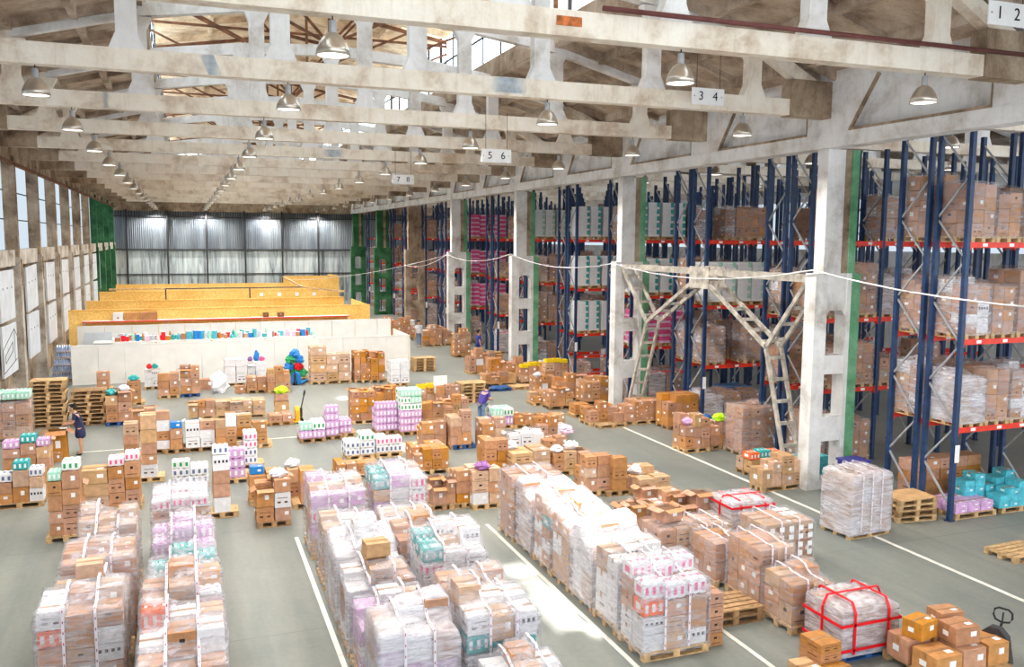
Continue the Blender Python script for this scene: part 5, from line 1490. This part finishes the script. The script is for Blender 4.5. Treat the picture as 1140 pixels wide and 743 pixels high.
def person(x, y, rz, top, legs, label, H=1.7, lean=0.0, arms='down', bare=False):
    t = empty('person', (x, y, 0), rz); tag(t, label, 'person')
    s = H/1.7
    def L_(p):                       # lean the upper body forward (towards -y) about the hips
        dz = max(0, p[2]-.95); return ((p[0])*s, (p[1]-math.sin(lean)*dz)*s, (p[2]-(1-math.cos(lean))*dz)*s)
    V = []; E = []
    def v(p, r_): V.append(L_(p)+(tuple(q*s for q in r_) if isinstance(r_, tuple) else r_*s,)); return len(V)-1
    pel = v((0, 0, .95), (.15, .11)); wst = v((0, 0, 1.1), (.13, .1)); che = v((0, 0, 1.3), (.16, .11)); nb = v((0, 0, 1.43), .065); nk = v((0, -.01, 1.49), .052); hd = v((0, -.02, 1.585), (.078, .09)); hd2 = v((0, -.01, 1.66), (.07, .082))
    E += [(pel, wst), (wst, che), (che, nb), (nb, nk), (nk, hd), (hd, hd2)]
    fo = {'down': [(.2, .0, 1.38), (.24, .02, 1.1), (.25, -.05, .86)], 'forward': [(.2, 0, 1.38), (.23, -.12, 1.13), (.15, -.36, 1.08)]}[arms]
    for sd in (-1, 1):
        a = v((sd*fo[0][0]*.95, fo[0][1], fo[0][2]), .052); b = v((sd*fo[1][0], fo[1][1], fo[1][2]), .04); c = v((sd*fo[2][0], fo[2][1], fo[2][2]), .028)
        E += [(che, a), (a, b), (b, c)]
        d = Vector(fo[2]) - Vector(fo[1]); d.normalize()
        pm_ = Vector(fo[2]) + d*.06; pl = v((sd*pm_.x, pm_.y, pm_.z), (.034, .018)); E.append((c, pl))
        for q, (off, ln) in enumerate(((-.026, .07), (-.009, .08), (.009, .076), (.026, .06))):
            p1 = pm_ + d*(.03+ln*.5) + Vector((0, off, 0)) if arms == 'down' else pm_ + d*(.03+ln*.5) + Vector((off, 0, -.01))
            p2 = p1 + d*ln*.45 + Vector((-.008, 0, -.008))
            f1 = v((sd*p1.x, p1.y, p1.z), .009); f2 = v((sd*p2.x, p2.y, p2.z), .008); E += [(pl, f1), (f1, f2)]
        th = pm_ + Vector((-.03, -.035, 0)); f = v((sd*th.x, th.y, th.z), .01); E.append((pl, f))
        hp = v((sd*.1, 0, .88), .085); kn = v((sd*.11, -.01, .48), .055); an = v((sd*.11, .02, .09), .036); to = v((sd*.12, -.13, .035), (.036, .028))
        E += [(pel, hp), (hp, kn), (kn, an), (an, to)]
    skin_obj('body', V, E, 'skin', t)
    def part(nm, pts, ed, mt):
        skin_obj(nm, [L_(p[:3]) + (tuple(q*s for q in p[3]) if isinstance(p[3], tuple) else p[3]*s,) for p in pts], ed, mt, t)
    A = fo[1]
    part('shirt', [(0, 0, 1.1, (.175, .15)), (0, 0, .9, (.19, .155)), (0, 0, 1.3, (.2, .155)), (0, 0, 1.43, .1),
                   (.2, 0, 1.38, .078), (.225, A[1]*.7, 1.2, .064), (-.2, 0, 1.38, .078), (-.225, A[1]*.7, 1.2, .064)], [(0, 1), (0, 2), (2, 3), (2, 4), (4, 5), (2, 6), (6, 7)], top)
    if bare: part('skirt', [(0, 0, .98, (.185, .15)), (0, 0, .75, (.21, .18)), (0, 0, .52, (.24, .2))], [(0, 1), (1, 2)], legs)
    else: part('trousers', [(0, 0, .97, (.18, .145)), (.1, 0, .86, .108), (.11, -.01, .48, .07), (.11, .02, .12, .058), (-.1, 0, .86, .098), (-.11, -.01, .48, .07), (-.11, .02, .12, .058)], [(0, 1), (1, 2), (2, 3), (0, 4), (4, 5), (5, 6)], legs)
    for sd in (-1, 1): part('shoe', [(sd*.11, .03, .05, (.045, .04)), (sd*.115, -.06, .042, (.047, .036)), (sd*.12, -.15, .034, (.043, .028))], [(0, 1), (1, 2)], 'black')
    part('hair', [(0, .015, 1.64, (.09, .098)), (0, .02, 1.69, (.075, .085)), (0, .065, 1.56, (.075, .04))], [(0, 1), (0, 2)], 'hairdark')
    fc = L_((0, -.1, 1.6))
    m = MB(); m.obox((fc[0], fc[1]-.008*s, fc[2]-.01*s), .02*s, .03*s, .04*s, Matrix.Identity(3), 'skin'); m.build('nose', t)
    m = MB()
    for sd in (-1, 1): m.obox((sd*.032*s, fc[1]+.004*s, fc[2]+.02*s), .02*s, .012*s, .008*s, Matrix.Identity(3), 'black')
    m.build('eyes', t)
    m = MB(); m.obox((0, fc[1]+.004*s, fc[2]-.045*s), .04*s, .01*s, .008*s, Matrix.Identity(3), 'redtape'); m.build('mouth', t)
    for sd in (-1, 1):
        e = L_((sd*.088, -.005, 1.6)); m = MB(); m.obox(e, .014*s, .035*s, .05*s, Matrix.Identity(3), 'skin'); m.build('ear', t)
person(-3.35, 30.9, -PI/2, 'navycloth', 'navycloth', 'dark haired person in a navy dress holding paper over an open carton', 1.68, .3, 'forward', True)
person(10.35, 30.7, PI*.6, 'violet', 'jeans', 'person in violet top bending beside the empty pallets in the middle', 1.65, .5, 'forward')
person(14.2, 55.0, 0.2, 'whitecloth', 'jeans', 'person in white shirt and light jeans standing far down the aisle', 1.72)
person(16.0, 48.0, PI*.5, 'royal', 'royal', 'person in royal blue work clothes by the third column', 1.75)
person(17.4, 45.9, -.6, 'jeans', 'jeans', 'person in light blue clothes leaning by the racks', 1.7, .35, 'forward')
m = MB(); m.box(-.15, .15, -.1, .1, 0, .004, 'label'); tag(m.build('paper_sheet', None, (-3.8, 30.85, .92)), 'sheet of paper above the tall open carton', 'paper')

# ------------------------------------------------------------------ camera
def camera():
    F, yaw, pitch, roll = 966.16, math.radians(20.646), math.radians(6.226), math.radians(0.402)
    f = Vector((math.sin(yaw)*math.cos(pitch), math.cos(yaw)*math.cos(pitch), -math.sin(pitch)))
    r = Vector((math.cos(yaw), -math.sin(yaw), 0)); u = r.cross(f)
    r2 = r*math.cos(roll) + u*math.sin(roll); u2 = -r*math.sin(roll) + u*math.cos(roll)
    cd = bpy.data.cameras.new('camera'); cd.sensor_fit = 'HORIZONTAL'; cd.sensor_width = 36; cd.lens = F/1140*36
    cd.clip_start = .1; cd.clip_end = 400
    o = bpy.data.objects.new('camera', cd); C.objects.link(o)
    mt = Matrix((r2, u2, -f)).transposed().to_4x4(); mt.translation = Vector((0, 0, 7.1)); o.matrix_world = mt
    SC.camera = o
camera()

# ------------------------------------------------------------------ light
w = bpy.data.worlds.new('sky'); SC.world = w; w.use_nodes = True
bg = w.node_tree.nodes['Background']; bg.inputs[0].default_value = (0.86, 0.93, 1.0, 1); bg.inputs[1].default_value = WORLD
def sun(strength):
    l = bpy.data.lights.new('sun', 'SUN'); l.energy = strength; l.angle = math.radians(1.5); l.color = (1, .96, .9)
    o = bpy.data.objects.new('sun', l); C.objects.link(o)
    d = Vector((8.3, 18.5, 0)) - Vector((11.05, 27.6, 14.9))      # from the open pane to the floor patch
    o.rotation_euler = d.to_track_quat('-Z', 'Y').to_euler(); o.location = (11, 28, 20)
sun(SUN)
# the lit lamps
for i, lx in enumerate((-2.62, 2.2, 8.25, 13.8)):
    for k in range(1, 16):
        l = bpy.data.lights.new('lamp_light', 'SPOT'); l.energy = LAMPW * (1.6 if k == 15 else 1); l.spot_size = math.radians(150); l.spot_blend = .6; l.shadow_soft_size = .15; l.color = (1, .97, .92)
        o = bpy.data.objects.new('lamp_light', l); C.objects.link(o); o.location = (lx, min(7.6+6*k, 97.3), 9.8)

vs = SC.view_settings
vs.view_transform = 'Standard'; vs.look = 'None'; vs.gamma = 1; vs.use_curve_mapping = False; vs.exposure = EXPO
SC.cycles.max_bounces = 8; SC.cycles.diffuse_bounces = 4; SC.cycles.glossy_bounces = 3; SC.cycles.transparent_max_bounces = 14; SC.cycles.transmission_bounces = 4
SC.cycles.sample_clamp_indirect = 6
for lb, ns in LABELS.items():
    if len(ns) > 1: print('DUP', len(ns), lb)
